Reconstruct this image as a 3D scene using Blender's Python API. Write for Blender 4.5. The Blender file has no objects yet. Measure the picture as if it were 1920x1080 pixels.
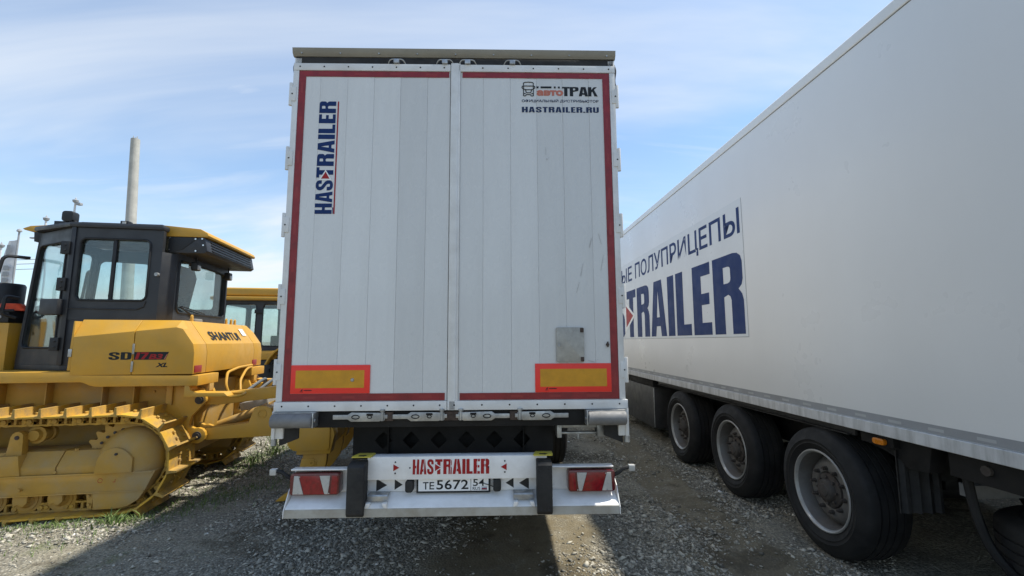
import bpy, bmesh, math, random
import numpy as np
from mathutils import Vector, Matrix, noise
R = math.radians
S = bpy.context.scene
COL = S.collection
random.seed(7); RNG = np.random.default_rng(7)

# ---------------------------------------------------------------- camera, sky, sun, exposure
cd = bpy.data.cameras.new('camera'); cam = bpy.data.objects.new('camera', cd); COL.objects.link(cam)
cam.location = (0, 0, 1.69); cam.rotation_euler = (R(90 + 6.75), 0, 0)
cd.sensor_width = 36; cd.lens = 15.84; cd.clip_start = .05; cd.clip_end = 6000
S.camera = cam
S.render.resolution_x = 1024; S.render.resolution_y = 576

SUN = Vector((.445, .10, 1)).normalized()
wd = bpy.data.worlds.new('World'); S.world = wd; wd.use_nodes = True
def world():
    nt = wd.node_tree; N = nt.nodes; L = nt.links; N.clear()
    out = N.new('ShaderNodeOutputWorld'); bg = N.new('ShaderNodeBackground'); bg.inputs[1].default_value = .15
    sky = N.new('ShaderNodeTexSky'); sky.sky_type = 'NISHITA'; sky.sun_disc = False
    sky.sun_elevation = math.asin(SUN.z); sky.sun_rotation = math.atan2(SUN.x, SUN.y)
    sky.air_density = 1.0; sky.dust_density = .7; sky.ozone_density = 1.3
    tc = N.new('ShaderNodeTexCoord'); sep = N.new('ShaderNodeSeparateXYZ'); L.new(tc.outputs['Generated'], sep.inputs[0])
    def mth(op, a, b=None, c=None):
        m = N.new('ShaderNodeMath'); m.operation = op
        for i, v in enumerate((a, b, c)):
            if v is None: continue
            if isinstance(v, (int, float)): m.inputs[i].default_value = v
            else: L.new(v, m.inputs[i])
        return m.outputs[0]
    zc = mth('ADD', mth('MAXIMUM', sep.outputs[2], 0.0), .22)
    px = mth('DIVIDE', sep.outputs[0], zc); py = mth('DIVIDE', sep.outputs[1], zc)
    cmb = N.new('ShaderNodeCombineXYZ'); L.new(px, cmb.inputs[0]); L.new(py, cmb.inputs[1])
    def cloud(rot, sc, scale, detail, lo, hi, dist, off):
        mp = N.new('ShaderNodeMapping'); mp.inputs['Rotation'].default_value = (0, 0, rot); mp.inputs['Scale'].default_value = sc; mp.inputs['Location'].default_value = off
        L.new(cmb.outputs[0], mp.inputs[0])
        n = N.new('ShaderNodeTexNoise'); n.inputs['Scale'].default_value = scale; n.inputs['Detail'].default_value = detail; n.inputs['Roughness'].default_value = .55; n.inputs['Distortion'].default_value = dist
        L.new(mp.outputs[0], n.inputs[0])
        mr = N.new('ShaderNodeMapRange'); mr.interpolation_type = 'SMOOTHSTEP'; mr.inputs[1].default_value = lo; mr.inputs[2].default_value = hi
        L.new(n.outputs[0], mr.inputs[0]); return mr.outputs[0]
    a = cloud(R(-28), (.5, 1.4, 1), .9, 6, .40, .77, .5, (3.1, 1.2, 0))
    b = cloud(R(-20), (.6, 2.6, 1), 1.8, 9, .45, .78, .9, (7.4, 2.2, 0))
    low = N.new('ShaderNodeMapRange'); low.interpolation_type = 'SMOOTHSTEP'; low.inputs[1].default_value = .62; low.inputs[2].default_value = .02
    low.inputs[3].default_value = 0; low.inputs[4].default_value = .48; L.new(sep.outputs[2], low.inputs[0])
    m = mth('MAXIMUM', mth('MAXIMUM', mth('MULTIPLY', a, .62), mth('MULTIPLY', b, .38)), 0)
    m = mth('MINIMUM', mth('ADD', m, mth('MULTIPLY', low.outputs[0], mth('ADD', mth('MULTIPLY', a, .7), .62))), .93)
    mix = N.new('ShaderNodeMix'); mix.data_type = 'RGBA'; L.new(m, mix.inputs[0])
    tint = N.new('ShaderNodeMix'); tint.data_type = 'RGBA'; tint.blend_type = 'MULTIPLY'; tint.inputs[0].default_value = 1; tint.inputs[7].default_value = (.85, 1.0, 1.05, 1); L.new(sky.outputs[0], tint.inputs[6]); L.new(tint.outputs[2], mix.inputs[6])
    mix.inputs[7].default_value = (4.6, 4.82, 5.05, 1)
    L.new(mix.outputs[2], bg.inputs[0]); L.new(bg.outputs[0], out.inputs[0])
world()
sd = bpy.data.lights.new('sun', 'SUN'); sun = bpy.data.objects.new('sun', sd); COL.objects.link(sun)
sd.energy = 4.6; sd.angle = R(1.8); sd.color = (1, .95, .85); sun.location = (6, 2, 14)
sun.rotation_euler = (-SUN).to_track_quat('-Z', 'Y').to_euler()
S.view_settings.view_transform = 'Standard'; S.view_settings.look = 'None'; S.view_settings.gamma = 1
S.view_settings.exposure = .45; S.view_settings.use_curve_mapping = False

# ---------------------------------------------------------------- materials
MATS = {}
def mat(name, col, rough=.5, metal=0, var=.12, vscale=3.0, dirt=None, damt=0, dscale=2.5, bump=0, bscale=60, spec=.5, rnd=0, streak=False, coat=0):
    m = bpy.data.materials.new(name); m.use_nodes = True; nt = m.node_tree; N = nt.nodes; L = nt.links
    b = N['Principled BSDF']; b.inputs['Metallic'].default_value = metal; b.inputs['Specular IOR Level'].default_value = spec
    b.inputs['Coat Weight'].default_value = coat; b.inputs['Coat Roughness'].default_value = .12
    tc = N.new('ShaderNodeTexCoord')
    def nz(scale, detail, vec=None, rough_=.6):
        n = N.new('ShaderNodeTexNoise'); n.inputs['Scale'].default_value = scale; n.inputs['Detail'].default_value = detail; n.inputs['Roughness'].default_value = rough_
        L.new(vec or tc.outputs['Object'], n.inputs[0]); return n.outputs[0]
    def mr(x, a, c, d, e):
        n = N.new('ShaderNodeMapRange'); n.inputs[1].default_value = a; n.inputs[2].default_value = c; n.inputs[3].default_value = d; n.inputs[4].default_value = e
        L.new(x, n.inputs[0]); return n.outputs[0]
    hs = N.new('ShaderNodeHueSaturation'); hs.inputs['Color'].default_value = (*col, 1)
    val = mr(nz(vscale, 5), .3, .7, 1 - var, 1 + var)
    if rnd:
        oi = N.new('ShaderNodeObjectInfo'); mm = N.new('ShaderNodeMath'); mm.operation = 'MULTIPLY'
        L.new(val, mm.inputs[0]); L.new(mr(oi.outputs['Random'], 0, 1, 1 - rnd, 1 + rnd), mm.inputs[1]); val = mm.outputs[0]
    L.new(val, hs.inputs['Value']); c = hs.outputs[0]
    rg = mr(nz(vscale * 2.3, 4), .3, .7, max(.02, rough - .09), min(1, rough + .12))
    if dirt:
        vec = None
        if streak:
            mp = N.new('ShaderNodeMapping'); mp.inputs['Scale'].default_value = streak if isinstance(streak, tuple) else (6, 6, .35); L.new(tc.outputs['Object'], mp.inputs[0]); vec = mp.outputs[0]
        f = mr(nz(dscale, 8, vec, .65), .42, .72, 0, damt)
        mx = N.new('ShaderNodeMix'); mx.data_type = 'RGBA'; L.new(f, mx.inputs[0]); L.new(c, mx.inputs[6]); mx.inputs[7].default_value = (*dirt, 1); c = mx.outputs[2]
        ad = N.new('ShaderNodeMath'); ad.operation = 'MULTIPLY_ADD'; ad.use_clamp = True; L.new(f, ad.inputs[0]); ad.inputs[1].default_value = .45; L.new(rg, ad.inputs[2]); rg = ad.outputs[0]
    L.new(c, b.inputs['Base Color']); L.new(rg, b.inputs['Roughness'])
    if bump:
        bp = N.new('ShaderNodeBump'); bp.inputs['Strength'].default_value = bump; bp.inputs['Distance'].default_value = .01
        L.new(nz(bscale, 4), bp.inputs['Height']); L.new(bp.outputs[0], b.inputs['Normal'])
    MATS[name] = m; return m
DUST = (.30, .25, .17); MUD = (.17, .145, .11)
mat('white_panel', (.655, .66, .65), .24, var=.03, vscale=.8, dirt=(.42, .42, .40), damt=.22, dscale=1.2, rnd=.075, bump=.05, bscale=220, streak=(5, 5, .5))
mat('white_frame', (.70, .70, .685), .38, var=.05, dirt=(.36, .34, .30), damt=.35, dscale=5)
mat('white_bumper', (.86, .85, .83), .30, var=.03, dirt=(.40, .37, .31), damt=.35, dscale=4.5)
mat('alu_gutter', (.26, .245, .205), .45, var=.08, dirt=MUD, damt=.4)
mat('galvanised', (.42, .43, .43), .42, .8, var=.25, vscale=14, dirt=(.16, .14, .12), damt=.4, dscale=9)
mat('zinc_plate', (.36, .35, .32), .46, .45, var=.16, vscale=22, dirt=(.30, .27, .22), damt=.3, dscale=4)
mat('scuff', (.47, .47, .455), .5, var=.15, vscale=30)
mat('rust', (.065, .045, .035), .85, var=.4, vscale=30)
mat('black_steel', (.009, .009, .0095), .6, spec=.3, var=.3, dirt=(.035, .032, .028), damt=.4, dscale=4)
mat('black_rubber', (.013, .013, .0135), .72, var=.25, vscale=8, dirt=(.09, .085, .075), damt=.35, bump=.1)
mat('grey_roller', (.20, .20, .20), .6, .2, var=.18, vscale=18, dirt=(.18, .17, .15), damt=.45, dscale=9)
mat('tape_red', (.23, .012, .016), .38, var=.25, vscale=9)
mat('tape_red_print', (.27, .022, .022), .4, var=.1)
mat('marker_red', (.86, .035, .022), .4, var=.05)
mat('marker_amber', (.58, .27, .006), .42, var=.12, vscale=12)
mat('lens_red', (.22, .003, .008), .16, var=.3, vscale=40, coat=.3)
mat('lens_dark_red', (.10, .004, .008), .22, var=.2, coat=.5)
mat('lens_white', (.46, .455, .43), .22, var=.12, vscale=20, coat=.4, dirt=(.3, .28, .24), damt=.4)
mat('lens_amber', (.60, .19, .01), .25, var=.1, coat=.4)
mat('print_blue', (.005, .026, .115), .55, var=.1, spec=.25)
mat('print_navy', (.016, .032, .085), .55, var=.1, spec=.25)
mat('print_black', (.014, .017, .02), .55, var=.1, spec=.25)
mat('print_red', (.33, .012, .014), .5, var=.1, spec=.3)
mat('print_orange', (.50, .15, .095), .45, var=.1)
mat('print_white', (.80, .80, .79), .45, var=.03)
mat('sticker_grey', (.61, .63, .64), .36, var=.02)
mat('tow_yellow', (.62, .50, .05), .6, var=.1, dirt=MUD, damt=.5, dscale=12)
mat('fridge_white', (.70, .70, .69), .30, var=.025, vscale=.6, bump=.25, bscale=1.6, dirt=(.55, .54, .51), damt=.16, dscale=1.0, streak=(1.4, .8, .25))
mat('rail_dirty', (.50, .50, .49), .5, var=.1, vscale=9, dirt=(.24, .23, .21), damt=.7, dscale=3.5, streak=(5, 5, .6))
mat('tape_silver', (.26, .27, .28), .4, var=.08, dirt=(.2, .19, .17), damt=.4)
mat('tape_silver_print', (.36, .37, .37), .4, var=.08)
mat('toolbox_black', (.026, .027, .028), .45, var=.2, dirt=(.11, .10, .09), damt=.4, dscale=3)
mat('bumper_grime', (.42, .405, .36), .6, var=.08, vscale=5, dirt=(.24, .20, .14), damt=.7, dscale=6)
mat('tyre', (.009, .009, .0095), .7, spec=.35, var=.25, vscale=6, dirt=(.04, .038, .034), damt=.5, dscale=3.5, bump=.12, bscale=45)
mat('rim_lip', (.34, .34, .33), .42, .4, var=.12, dirt=(.2, .17, .13), damt=.4, dscale=8)
mat('wheel_silver', (.155, .153, .148), .48, .35, var=.15, vscale=9, dirt=(.13, .10, .075), damt=.6, dscale=6)
mat('hub_dirty', (.055, .05, .045), .75, .1, var=.3, vscale=14, dirt=(.06, .03, .02), damt=.5, dscale=10)
mat('yellow', (.53, .28, .024), .45, var=.07, vscale=2.5, dirt=(.38, .26, .09), damt=.4, dscale=4.5, bump=.04, bscale=160)
mat('yellow_dusty', (.43, .24, .034), .62, var=.10, vscale=4, dirt=(.33, .27, .17), damt=.75, dscale=2.4, bump=.1)
mat('yellow_track', (.58, .33, .03), .6, var=.14, vscale=6, dirt=(.17, .135, .09), damt=.9, dscale=5, bump=.3, bscale=50, rnd=.15)
mat('cab_black', (.020, .022, .027), .42, var=.2, dirt=(.07, .07, .068), damt=.3, dscale=2.5)
mat('cab_trim', (.010, .011, .013), .55, var=.2)
mat('interior', (.05, .052, .052), .8, var=.2)
mat('seat_black', (.02, .02, .022), .8, var=.2, bump=.2)
mat('hose', (.11, .12, .125), .5, var=.2, vscale=15)
mat('concrete', (.42, .41, .37), .85, var=.12, vscale=4, bump=.2, bscale=25)
mat('pole_white', (.60, .60, .60), .5, var=.1)
mat('pole_grey', (.30, .31, .32), .5, var=.1)
mat('banner', (.62, .62, .63), .7, var=.08)
mat('orange_cloth', (.75, .09, .03), .55, var=.25, vscale=14)
mat('wire', (.05, .05, .05), .6)
mat('chrome', (.6, .6, .6), .2, 1, var=.1)
mat('stem_green', (.09, .15, .035), .6, var=.3, vscale=6)
def glass(name, tint, tr=.9):
    m = bpy.data.materials.new(name); m.use_nodes = True; nt = m.node_tree; N = nt.nodes; L = nt.links; N.clear()
    o = N.new('ShaderNodeOutputMaterial'); t = N.new('ShaderNodeBsdfTransparent'); t.inputs[0].default_value = (*tint, 1)
    g = N.new('ShaderNodeBsdfGlossy'); g.inputs['Roughness'].default_value = .03; g.inputs[0].default_value = (.9, .95, .95, 1)
    d = N.new('ShaderNodeBsdfDiffuse'); d.inputs[0].default_value = (.35, .36, .33, 1)
    lf = N.new('ShaderNodeLayerWeight'); lf.inputs[0].default_value = .5; pw = N.new('ShaderNodeMath'); pw.operation = 'POWER'; pw.inputs[1].default_value = 3.5; L.new(lf.outputs['Facing'], pw.inputs[0])
    lw = N.new('ShaderNodeMath'); lw.operation = 'MULTIPLY_ADD'; lw.inputs[1].default_value = .8; lw.inputs[2].default_value = .06; L.new(pw.outputs[0], lw.inputs[0])
    mx = N.new('ShaderNodeMixShader'); L.new(lw.outputs[0], mx.inputs[0]); L.new(t.outputs[0], mx.inputs[1]); L.new(g.outputs[0], mx.inputs[2])
    tc = N.new('ShaderNodeTexCoord'); n = N.new('ShaderNodeTexNoise'); n.inputs['Scale'].default_value = 5; n.inputs['Detail'].default_value = 6; L.new(tc.outputs['Object'], n.inputs[0])
    mr = N.new('ShaderNodeMapRange'); mr.inputs[1].default_value = .4; mr.inputs[2].default_value = .75; mr.inputs[3].default_value = 1 - tr; mr.inputs[4].default_value = 1 - tr + .05; L.new(n.outputs[0], mr.inputs[0])
    m2 = N.new('ShaderNodeMixShader'); L.new(mr.outputs[0], m2.inputs[0]); L.new(mx.outputs[0], m2.inputs[1]); L.new(d.outputs[0], m2.inputs[2])
    L.new(m2.outputs[0], o.inputs[0]); MATS[name] = m
glass('glass', (.86, .91, .905), .99)

# ---------------------------------------------------------------- mesh helpers
SMALL = {'rivet_row', 'tape_print', 'latch_relief', 'stencil_gap', 'banner_print', 'buffer_bolt', 'lens_screw', 'sprocket_bolt', 'scuff_mark', 'maker_print', 'inspection_stamp', 'guard_bolt', 'cover_bolt'}
class MB:
    def __init__(s): s.v = []; s.f = []
    def add(s, vs, fs):
        o = len(s.v); s.v += [tuple(p) for p in vs]; s.f += [tuple(i + o for i in f) for f in fs]; return s
    def box(s, x0, x1, y0, y1, z0, z1):
        return s.add([(x0,y0,z0),(x1,y0,z0),(x1,y1,z0),(x0,y1,z0),(x0,y0,z1),(x1,y0,z1),(x1,y1,z1),(x0,y1,z1)],
                     [(0,3,2,1),(4,5,6,7),(0,1,5,4),(1,2,6,5),(2,3,7,6),(3,0,4,7)])
    def prism(s, poly, a0, a1, ax='y'):
        # poly in the plane normal to ax: ax=y -> (x,z); ax=x -> (y,z); ax=z -> (x,y)
        def P(p, a): return {'y': (p[0], a, p[1]), 'x': (a, p[0], p[1]), 'z': (p[0], p[1], a)}[ax]
        n = len(poly)
        return s.add([P(p, a0) for p in poly] + [P(p, a1) for p in poly],
                     [tuple(range(n)), tuple(range(2*n-1, n-1, -1))] + [(i, n+i, n+(i+1) % n, (i+1) % n) for i in range(n)])
    def cyl(s, p0, p1, r0, r1=None, n=16, cap=True):
        r1 = r0 if r1 is None else r1; p0 = Vector(p0); p1 = Vector(p1); d = (p1-p0).normalized()
        a = d.orthogonal().normalized(); b = d.cross(a)
        vs = [p0 + (a*math.cos(2*math.pi*i/n) + b*math.sin(2*math.pi*i/n))*r0 for i in range(n)] + [p1 + (a*math.cos(2*math.pi*i/n) + b*math.sin(2*math.pi*i/n))*r1 for i in range(n)]
        fs = [(i, (i+1) % n, n+(i+1) % n, n+i) for i in range(n)]
        if cap: fs += [tuple(range(n-1, -1, -1)), tuple(range(n, 2*n))]
        return s.add(vs, fs)
    def tube(s, pts, r, n=8, closed=False):
        P = [Vector(p) for p in pts]; m = len(P); rings = []; prev = None
        for i in range(m):
            if closed: d = (P[(i+1) % m]-P[i-1])
            else: d = P[min(i+1, m-1)]-P[max(i-1, 0)]
            d.normalize()
            a = d.orthogonal().normalized() if prev is None else (prev - d*prev.dot(d)).normalized()
            prev = a; b = d.cross(a)
            rings.append([P[i] + (a*math.cos(2*math.pi*k/n) + b*math.sin(2*math.pi*k/n))*r for k in range(n)])
        vs = [q for g in rings for q in g]; fs = []
        for i in range(m if closed else m-1):
            j = (i+1) % m
            fs += [(i*n+k, i*n+(k+1) % n, j*n+(k+1) % n, j*n+k) for k in range(n)]
        if not closed: fs += [tuple(range(n-1, -1, -1)), tuple(range((m-1)*n, m*n))]
        return s.add(vs, fs)
    def lathe(s, prof, c, ax='y', n=32, closed=False):
        # prof: list of (axial, radius)
        vs = []; m = len(prof)
        for i in range(n):
            t = 2*math.pi*i/n; ct, st = math.cos(t), math.sin(t)
            for a, r in prof:
                vs.append({'y': (c[0]+r*ct, c[1]+a, c[2]+r*st), 'x': (c[0]+a, c[1]+r*ct, c[2]+r*st), 'z': (c[0]+r*ct, c[1]+r*st, c[2]+a)}[ax])
        fs = []
        for i in range(n):
            j = (i+1) % n
            for k in range(m if closed else m-1):
                l = (k+1) % m; fs.append((i*m+k, j*m+k, j*m+l, i*m+l))
        return s.add(vs, fs)
    def mesh(s, name, m, bevel=0, seg=2, ang=35, weld=1e-5, smooth=True):
        me = bpy.data.meshes.new(name); me.from_pydata(s.v, [], s.f)
        bm = bmesh.new(); bm.from_mesh(me)
        bmesh.ops.remove_doubles(bm, verts=bm.verts, dist=weld)
        bmesh.ops.recalc_face_normals(bm, faces=bm.faces)
        if bevel:
            es = [e for e in bm.edges if len(e.link_faces) == 2 and e.calc_face_angle(0) > R(30)]
            bmesh.ops.bevel(bm, geom=es, offset=bevel, segments=seg, affect='EDGES', profile=.6, clamp_overlap=True)
        bm.to_mesh(me); bm.free()
        me.materials.append(MATS[m])
        if bevel: ang = min(ang, 18)
        if smooth:
            me.polygons.foreach_set('use_smooth', [True]*len(me.polygons)); me.set_sharp_from_angle(angle=R(ang))
        return me
    def build(s, name, m, parent=None, **k): return link(name, s.mesh(name, m, **k), parent)
def link(name, me, parent=None, loc=None, rot=None):
    o = bpy.data.objects.new(name, me); COL.objects.link(o); o.parent = parent
    if name in SMALL: o['kind'] = 'stuff'      # too small to pick apart one by one
    if loc: o.location = loc
    if rot: o.rotation_euler = rot
    return o
def tag(o, label=None, cat=None, group=None, kind=None):
    for k, v in (('label', label), ('category', cat), ('group', group), ('kind', kind)):
        if v: o[k] = v
    return o
def thing(name, label, cat, loc=(0, 0, 0), rot=(0, 0, 0), group=None):
    o = bpy.data.objects.new(name, None); COL.objects.link(o); o.location = loc; o.rotation_euler = rot; o.empty_display_size = .3
    return tag(o, label, cat, group)
def box(name, m, parent, x0, x1, y0, y1, z0, z1, bevel=.004, **k):
    return MB().box(min(x0, x1), max(x0, x1), min(y0, y1), max(y0, y1), min(z0, z1), max(z0, z1)).build(name, m, parent, bevel=bevel, **k)
def prism(name, m, parent, poly, a0, a1, ax='y', bevel=.006, **k):
    return MB().prism(poly, a0, a1, ax).build(name, m, parent, bevel=bevel, **k)
def arc(cx, cy, r, a0, a1, n=8): return [(cx + r*math.cos(R(a0 + (a1-a0)*i/n)), cy + r*math.sin(R(a0 + (a1-a0)*i/n))) for i in range(n+1)]
def rrect(x0, x1, y0, y1, r, n=4):
    return arc(x1-r, y1-r, r, 0, 90, n) + arc(x0+r, y1-r, r, 90, 180, n) + arc(x0+r, y0+r, r, 180, 270, n) + arc(x1-r, y0+r, r, 270, 360, n)
def fillet(pts, r, n=4, closed=False):
    out = []; P = [Vector(p) for p in pts]; m = len(P)
    for i in range(m):
        if not closed and i in (0, m-1): out.append(P[i]); continue
        a, b, c = P[i-1], P[i], P[(i+1) % m]
        d0 = (a-b); d1 = (c-b); k = min(r, d0.length*.45, d1.length*.45)
        p0 = b + d0.normalized()*k; p1 = b + d1.normalized()*k
        for j in range(n+1):
            t = j/n; out.append(p0*(1-t)**2 + b*2*t*(1-t) + p1*t**2)
    return out
def basis(o, xa, ya): # matrix mapping (x,y) flat drawing onto a plane
    xa = Vector(xa).normalized(); ya = Vector(ya).normalized(); za = xa.cross(ya)
    return Matrix(((xa.x, ya.x, za.x, o[0]), (xa.y, ya.y, za.y, o[1]), (xa.z, ya.z, za.z, o[2]), (0, 0, 0, 1)))
def flat(name, m, parent, polys, M, d=.0008):
    # flat print: each polygon a thin plate on the plane M
    mb = MB()
    for p in polys: mb.prism(p, 0, d, 'z')
    me = mb.mesh(name, m, smooth=False); me.transform(M); return link(name, me, parent)
def text(name, s, m, parent, M, w, h, bold=.0, shear=0, spacing=1.0, d=.0008):
    cu = bpy.data.curves.new(name, 'FONT'); cu.body = s; cu.offset = bold; cu.shear = shear; cu.space_character = spacing; cu.resolution_u = 4; cu.extrude = .001
    ob = bpy.data.objects.new(name, cu); COL.objects.link(ob); dg = bpy.context.evaluated_depsgraph_get()
    me = bpy.data.meshes.new_from_object(ob.evaluated_get(dg)); bpy.data.objects.remove(ob); bpy.data.curves.remove(cu)
    n = len(me.vertices); co = np.empty(n*3); me.vertices.foreach_get('co', co); co = co.reshape(-1, 3)
    lo, hi = co.min(0), co.max(0); co = (co-lo)/(hi-lo); co *= (w, h, d); me.vertices.foreach_set('co', co.ravel())
    me.transform(M); me.materials.clear(); me.materials.append(MATS[m]); me.update()
    return link(name, me, parent)
def wall(name, m, parent, quad, win, r=.05, th=.05, glass_mat='glass', gasket='cab_trim', nseg=6, gname='window_pane'):
    # quad: four 3D corners (bl, br, tr, tl) seen from outside; win: (s0,s1,t0,t1) in 0..1
    Q = [Vector(q) for q in quad]
    W = ((Q[1]-Q[0]).length + (Q[2]-Q[3]).length)/2; Hh = ((Q[3]-Q[0]).length + (Q[2]-Q[1]).length)/2
    nrm = (Q[1]-Q[0]).cross(Q[3]-Q[0]).normalized()
    def B(s, t): return (Q[0]*(1-s) + Q[1]*s)*(1-t) + (Q[3]*(1-s) + Q[2]*s)*t
    s0, s1, t0, t1 = win
    inner = [(x/W, y/Hh) for x, y in rrect(s0*W, s1*W, t0*Hh, t1*Hh, r, nseg)]
    cx, cy = (s0+s1)/2, (t0+t1)/2; outer = []
    q = nseg + 1
    crn = [(1, 1), (0, 1), (0, 0), (1, 0)]
    for k in range(4):
        for j in range(q):
            f = j/nseg; x, y = crn[k]
            # each corner run: walk a little along both sides of the outer corner
            ix, iy = inner[k*q+j]
            if k % 2 == 0: p = (x, iy) if f < .5 else (ix, y)
            else: p = (ix, y) if f < .5 else (x, iy)
            if abs(f-.5) < 1e-6: p = (x, y)
            outer.append(p)
    n = len(inner); mb = MB(); vs = []
    for pts, off in ((outer, 0), (inner, 0), (outer, -th), (inner, -th)):
        vs += [B(*p) + nrm*off for p in pts]
    fs = []
    for i in range(n):
        j = (i+1) % n
        fs += [(i, j, n+j, n+i), (2*n+j, 2*n+i, 3*n+i, 3*n+j), (n+i, n+j, 3*n+j, 3*n+i), (j, i, 2*n+i, 2*n+j)]
    mb.add(vs, fs); o = mb.build(name, m, parent, bevel=0, ang=30)
    g = MB(); g.add([B(*p) + nrm*(-th*.45) for p in inner] + [B(*p) + nrm*(-th*.45 - .005) for p in inner],
            [tuple(range(n)), tuple(range(2*n-1, n-1, -1))] + [(i, n+i, n+(i+1) % n, (i+1) % n) for i in range(n)])
    g.build(gname, glass_mat, o, smooth=False)
    MB().tube([B(*p) + nrm*.002 for p in inner], .012, 6, True).build('gasket', gasket, o)
    return o

# heavy condensed block letters for the maker's name
def _strip(out, inn): return [[out[i], out[i+1], inn[i+1], inn[i]] for i in range(len(out)-1)]
def _glyphs():
    s = .19; G = {}
    G['H'] = (.50, [[(0,0),(s,0),(s,1),(0,1)], [(.31,0),(.5,0),(.5,1),(.31,1)], [(s,.41),(.31,.41),(.31,.58),(s,.58)]])
    G['I'] = (.19, [[(0,0),(s,0),(s,1),(0,1)]])
    G['L'] = (.37, [[(0,0),(s,0),(s,1),(0,1)], [(s,0),(.37,0),(.37,.17),(s,.17)]])
    G['E'] = (.38, [[(0,0),(s,0),(s,1),(0,1)], [(s,0),(.38,0),(.38,.17),(s,.17)], [(s,.42),(.35,.42),(.35,.58),(s,.58)], [(s,.83),(.38,.83),(.38,1),(s,1)]])
    G['T'] = (.43, [[(0,.83),(.43,.83),(.43,1),(0,1)], [(.12,0),(.31,0),(.31,.83),(.12,.83)]])
    a = [(0,0),(.165,0),(.195,.18),(.213,.34),(.26,.82),(.26,1),(.13,1)]
    G['A'] = (.52, [a, [(.52-x, y) for x, y in a[::-1]], [(.195,.18),(.325,.18),(.307,.34),(.213,.34)]])
    o = [(s,1),(.36,1),(.43,.985),(.48,.94),(.5,.87),(.5,.66),(.48,.59),(.43,.545),(.36,.53),(s,.47)]
    i = [(s,.85),(.26,.85),(.29,.845),(.305,.83),(.31,.81),(.31,.70),(.305,.67),(.29,.65),(.26,.64),(s,.64)]
    G['R'] = (.5, [[(0,0),(s,0),(s,1),(0,1)]] + _strip(o, i) + [[(.31,0),(.5,0),(.5,.40),(.48,.48),(.43,.545),(.36,.53),(.26,.495),(.295,.47),(.31,.42)]])
    sp = [(.41,.66),(.41,.79),(.385,.87),(.33,.91),(.25,.92),(.17,.91),(.115,.87),(.09,.79),(.095,.70),(.14,.61),(.25,.51),(.36,.41),(.405,.31),(.41,.21),(.385,.13),(.33,.09),(.25,.08),(.17,.09),(.115,.13),(.09,.21),(.09,.35)]
    oo, ii2 = [], []
    for k, p in enumerate(sp):
        q0, q1 = sp[max(k-1, 0)], sp[min(k+1, len(sp)-1)]; dx, dy = q1[0]-q0[0], q1[1]-q0[1]; l = math.hypot(dx, dy); n = (-dy/l*.088, dx/l*.088)
        oo.append((p[0]+n[0], p[1]+n[1])); ii2.append((p[0]-n[0], p[1]-n[1]))
    G['S'] = (.5, _strip(oo, ii2))
    G['P'] = (.5, [[(0,0),(s,0),(s,1),(0,1)]] + _strip(o[:-1] + [(s,.47)], i))
    G['U'] = (.5, _strip([(0,1),(0,.22),(.03,.10),(.10,.02),(.25,0),(.40,.02),(.47,.10),(.5,.22),(.5,1)], [(s,1),(s,.24),(.20,.19),(.22,.165),(.25,.16),(.28,.165),(.30,.19),(.31,.24),(.31,1)]))
    G['N'] = (.52, [[(0,0),(.17,0),(.17,1),(0,1)], [(.35,0),(.52,0),(.52,1),(.35,1)], [(.17,.66),(.35,0),(.35,.34),(.17,1)]])
    G['K'] = (.54, [[(0,0),(s,0),(s,1),(0,1)], [(s,.40),(.235,.52),(.50,1),(.33,1),(s,.70)], [(.235,.52),(.27,.42),(.36,0),(.54,0),(.345,.70)]])
    G['D'] = (.5, [[(0,0),(s,0),(s,1),(0,1)]] + _strip([(s,1),(.32,1),(.42,.97),(.48,.89),(.5,.78),(.5,.22),(.48,.11),(.42,.03),(.32,0),(s,0)], [(s,.83),(.26,.83),(.29,.82),(.305,.79),(.31,.75),(.31,.25),(.305,.21),(.29,.18),(.26,.17),(s,.17)]))
    G['7'] = (.46, [[(0,.82),(.46,.82),(.46,1),(0,1)], [(.10,0),(.30,0),(.46,.82),(.27,.82)]])
    G['.'] = (.17, [[(0,0),(.17,0),(.17,.18),(0,.18)]])
    G[' '] = (.2, [])
    return G
GLY = _glyphs()
def block_text(name, s, m, parent, M, w, h, gap=.055, d=.0008):
    x = 0; polys = []
    for ch in s:
        gw, ps = GLY[ch]; polys += [[(x+a, b) for a, b in p] for p in ps]; x += gw + gap
    x -= gap
    return flat(name, m, parent, [[(a*w/x, b*h) for a, b in p] for p in polys], M, d)
# ---------------------------------------------------------------- ground
def vnoise(x, y, seed):
    r = np.random.default_rng(seed).random((64, 64))
    xi = np.floor(x).astype(int); yi = np.floor(y).astype(int); fx = x-xi; fy = y-yi
    fx = fx*fx*(3-2*fx); fy = fy*fy*(3-2*fy); g = lambda a, b: r[a % 64, b % 64]
    return (g(xi, yi)*(1-fx) + g(xi+1, yi)*fx)*(1-fy) + (g(xi, yi+1)*(1-fx) + g(xi+1, yi+1)*fx)*fy - .5
def gh(x, y):
    x = np.asarray(x, float); y = np.asarray(y, float)
    h = .05*vnoise(x*.55+9, y*.55+3, 1) + .028*vnoise(x*1.9, y*1.9, 2) + .016*vnoise(x*5.3, y*5.3, 3) + .010*vnoise(x*13, y*13, 4)
    w = 1.55 - .03*(y-4) + .10*vnoise(y*.9, y*0, 5)
    h += .038*np.exp(-((x-w)/.07)**2) + .03*np.exp(-((x-w-.62)/.08)**2) - .02*np.exp(-((x-w-.28)/.2)**2)
    h -= .03*np.exp(-((x-2.70+.036*(y-4))/.22)**4)
    far = np.clip((np.hypot(x, y)-14)/20, 0, 1)
    return (h - .028)*(1-far) - .02*far
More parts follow.
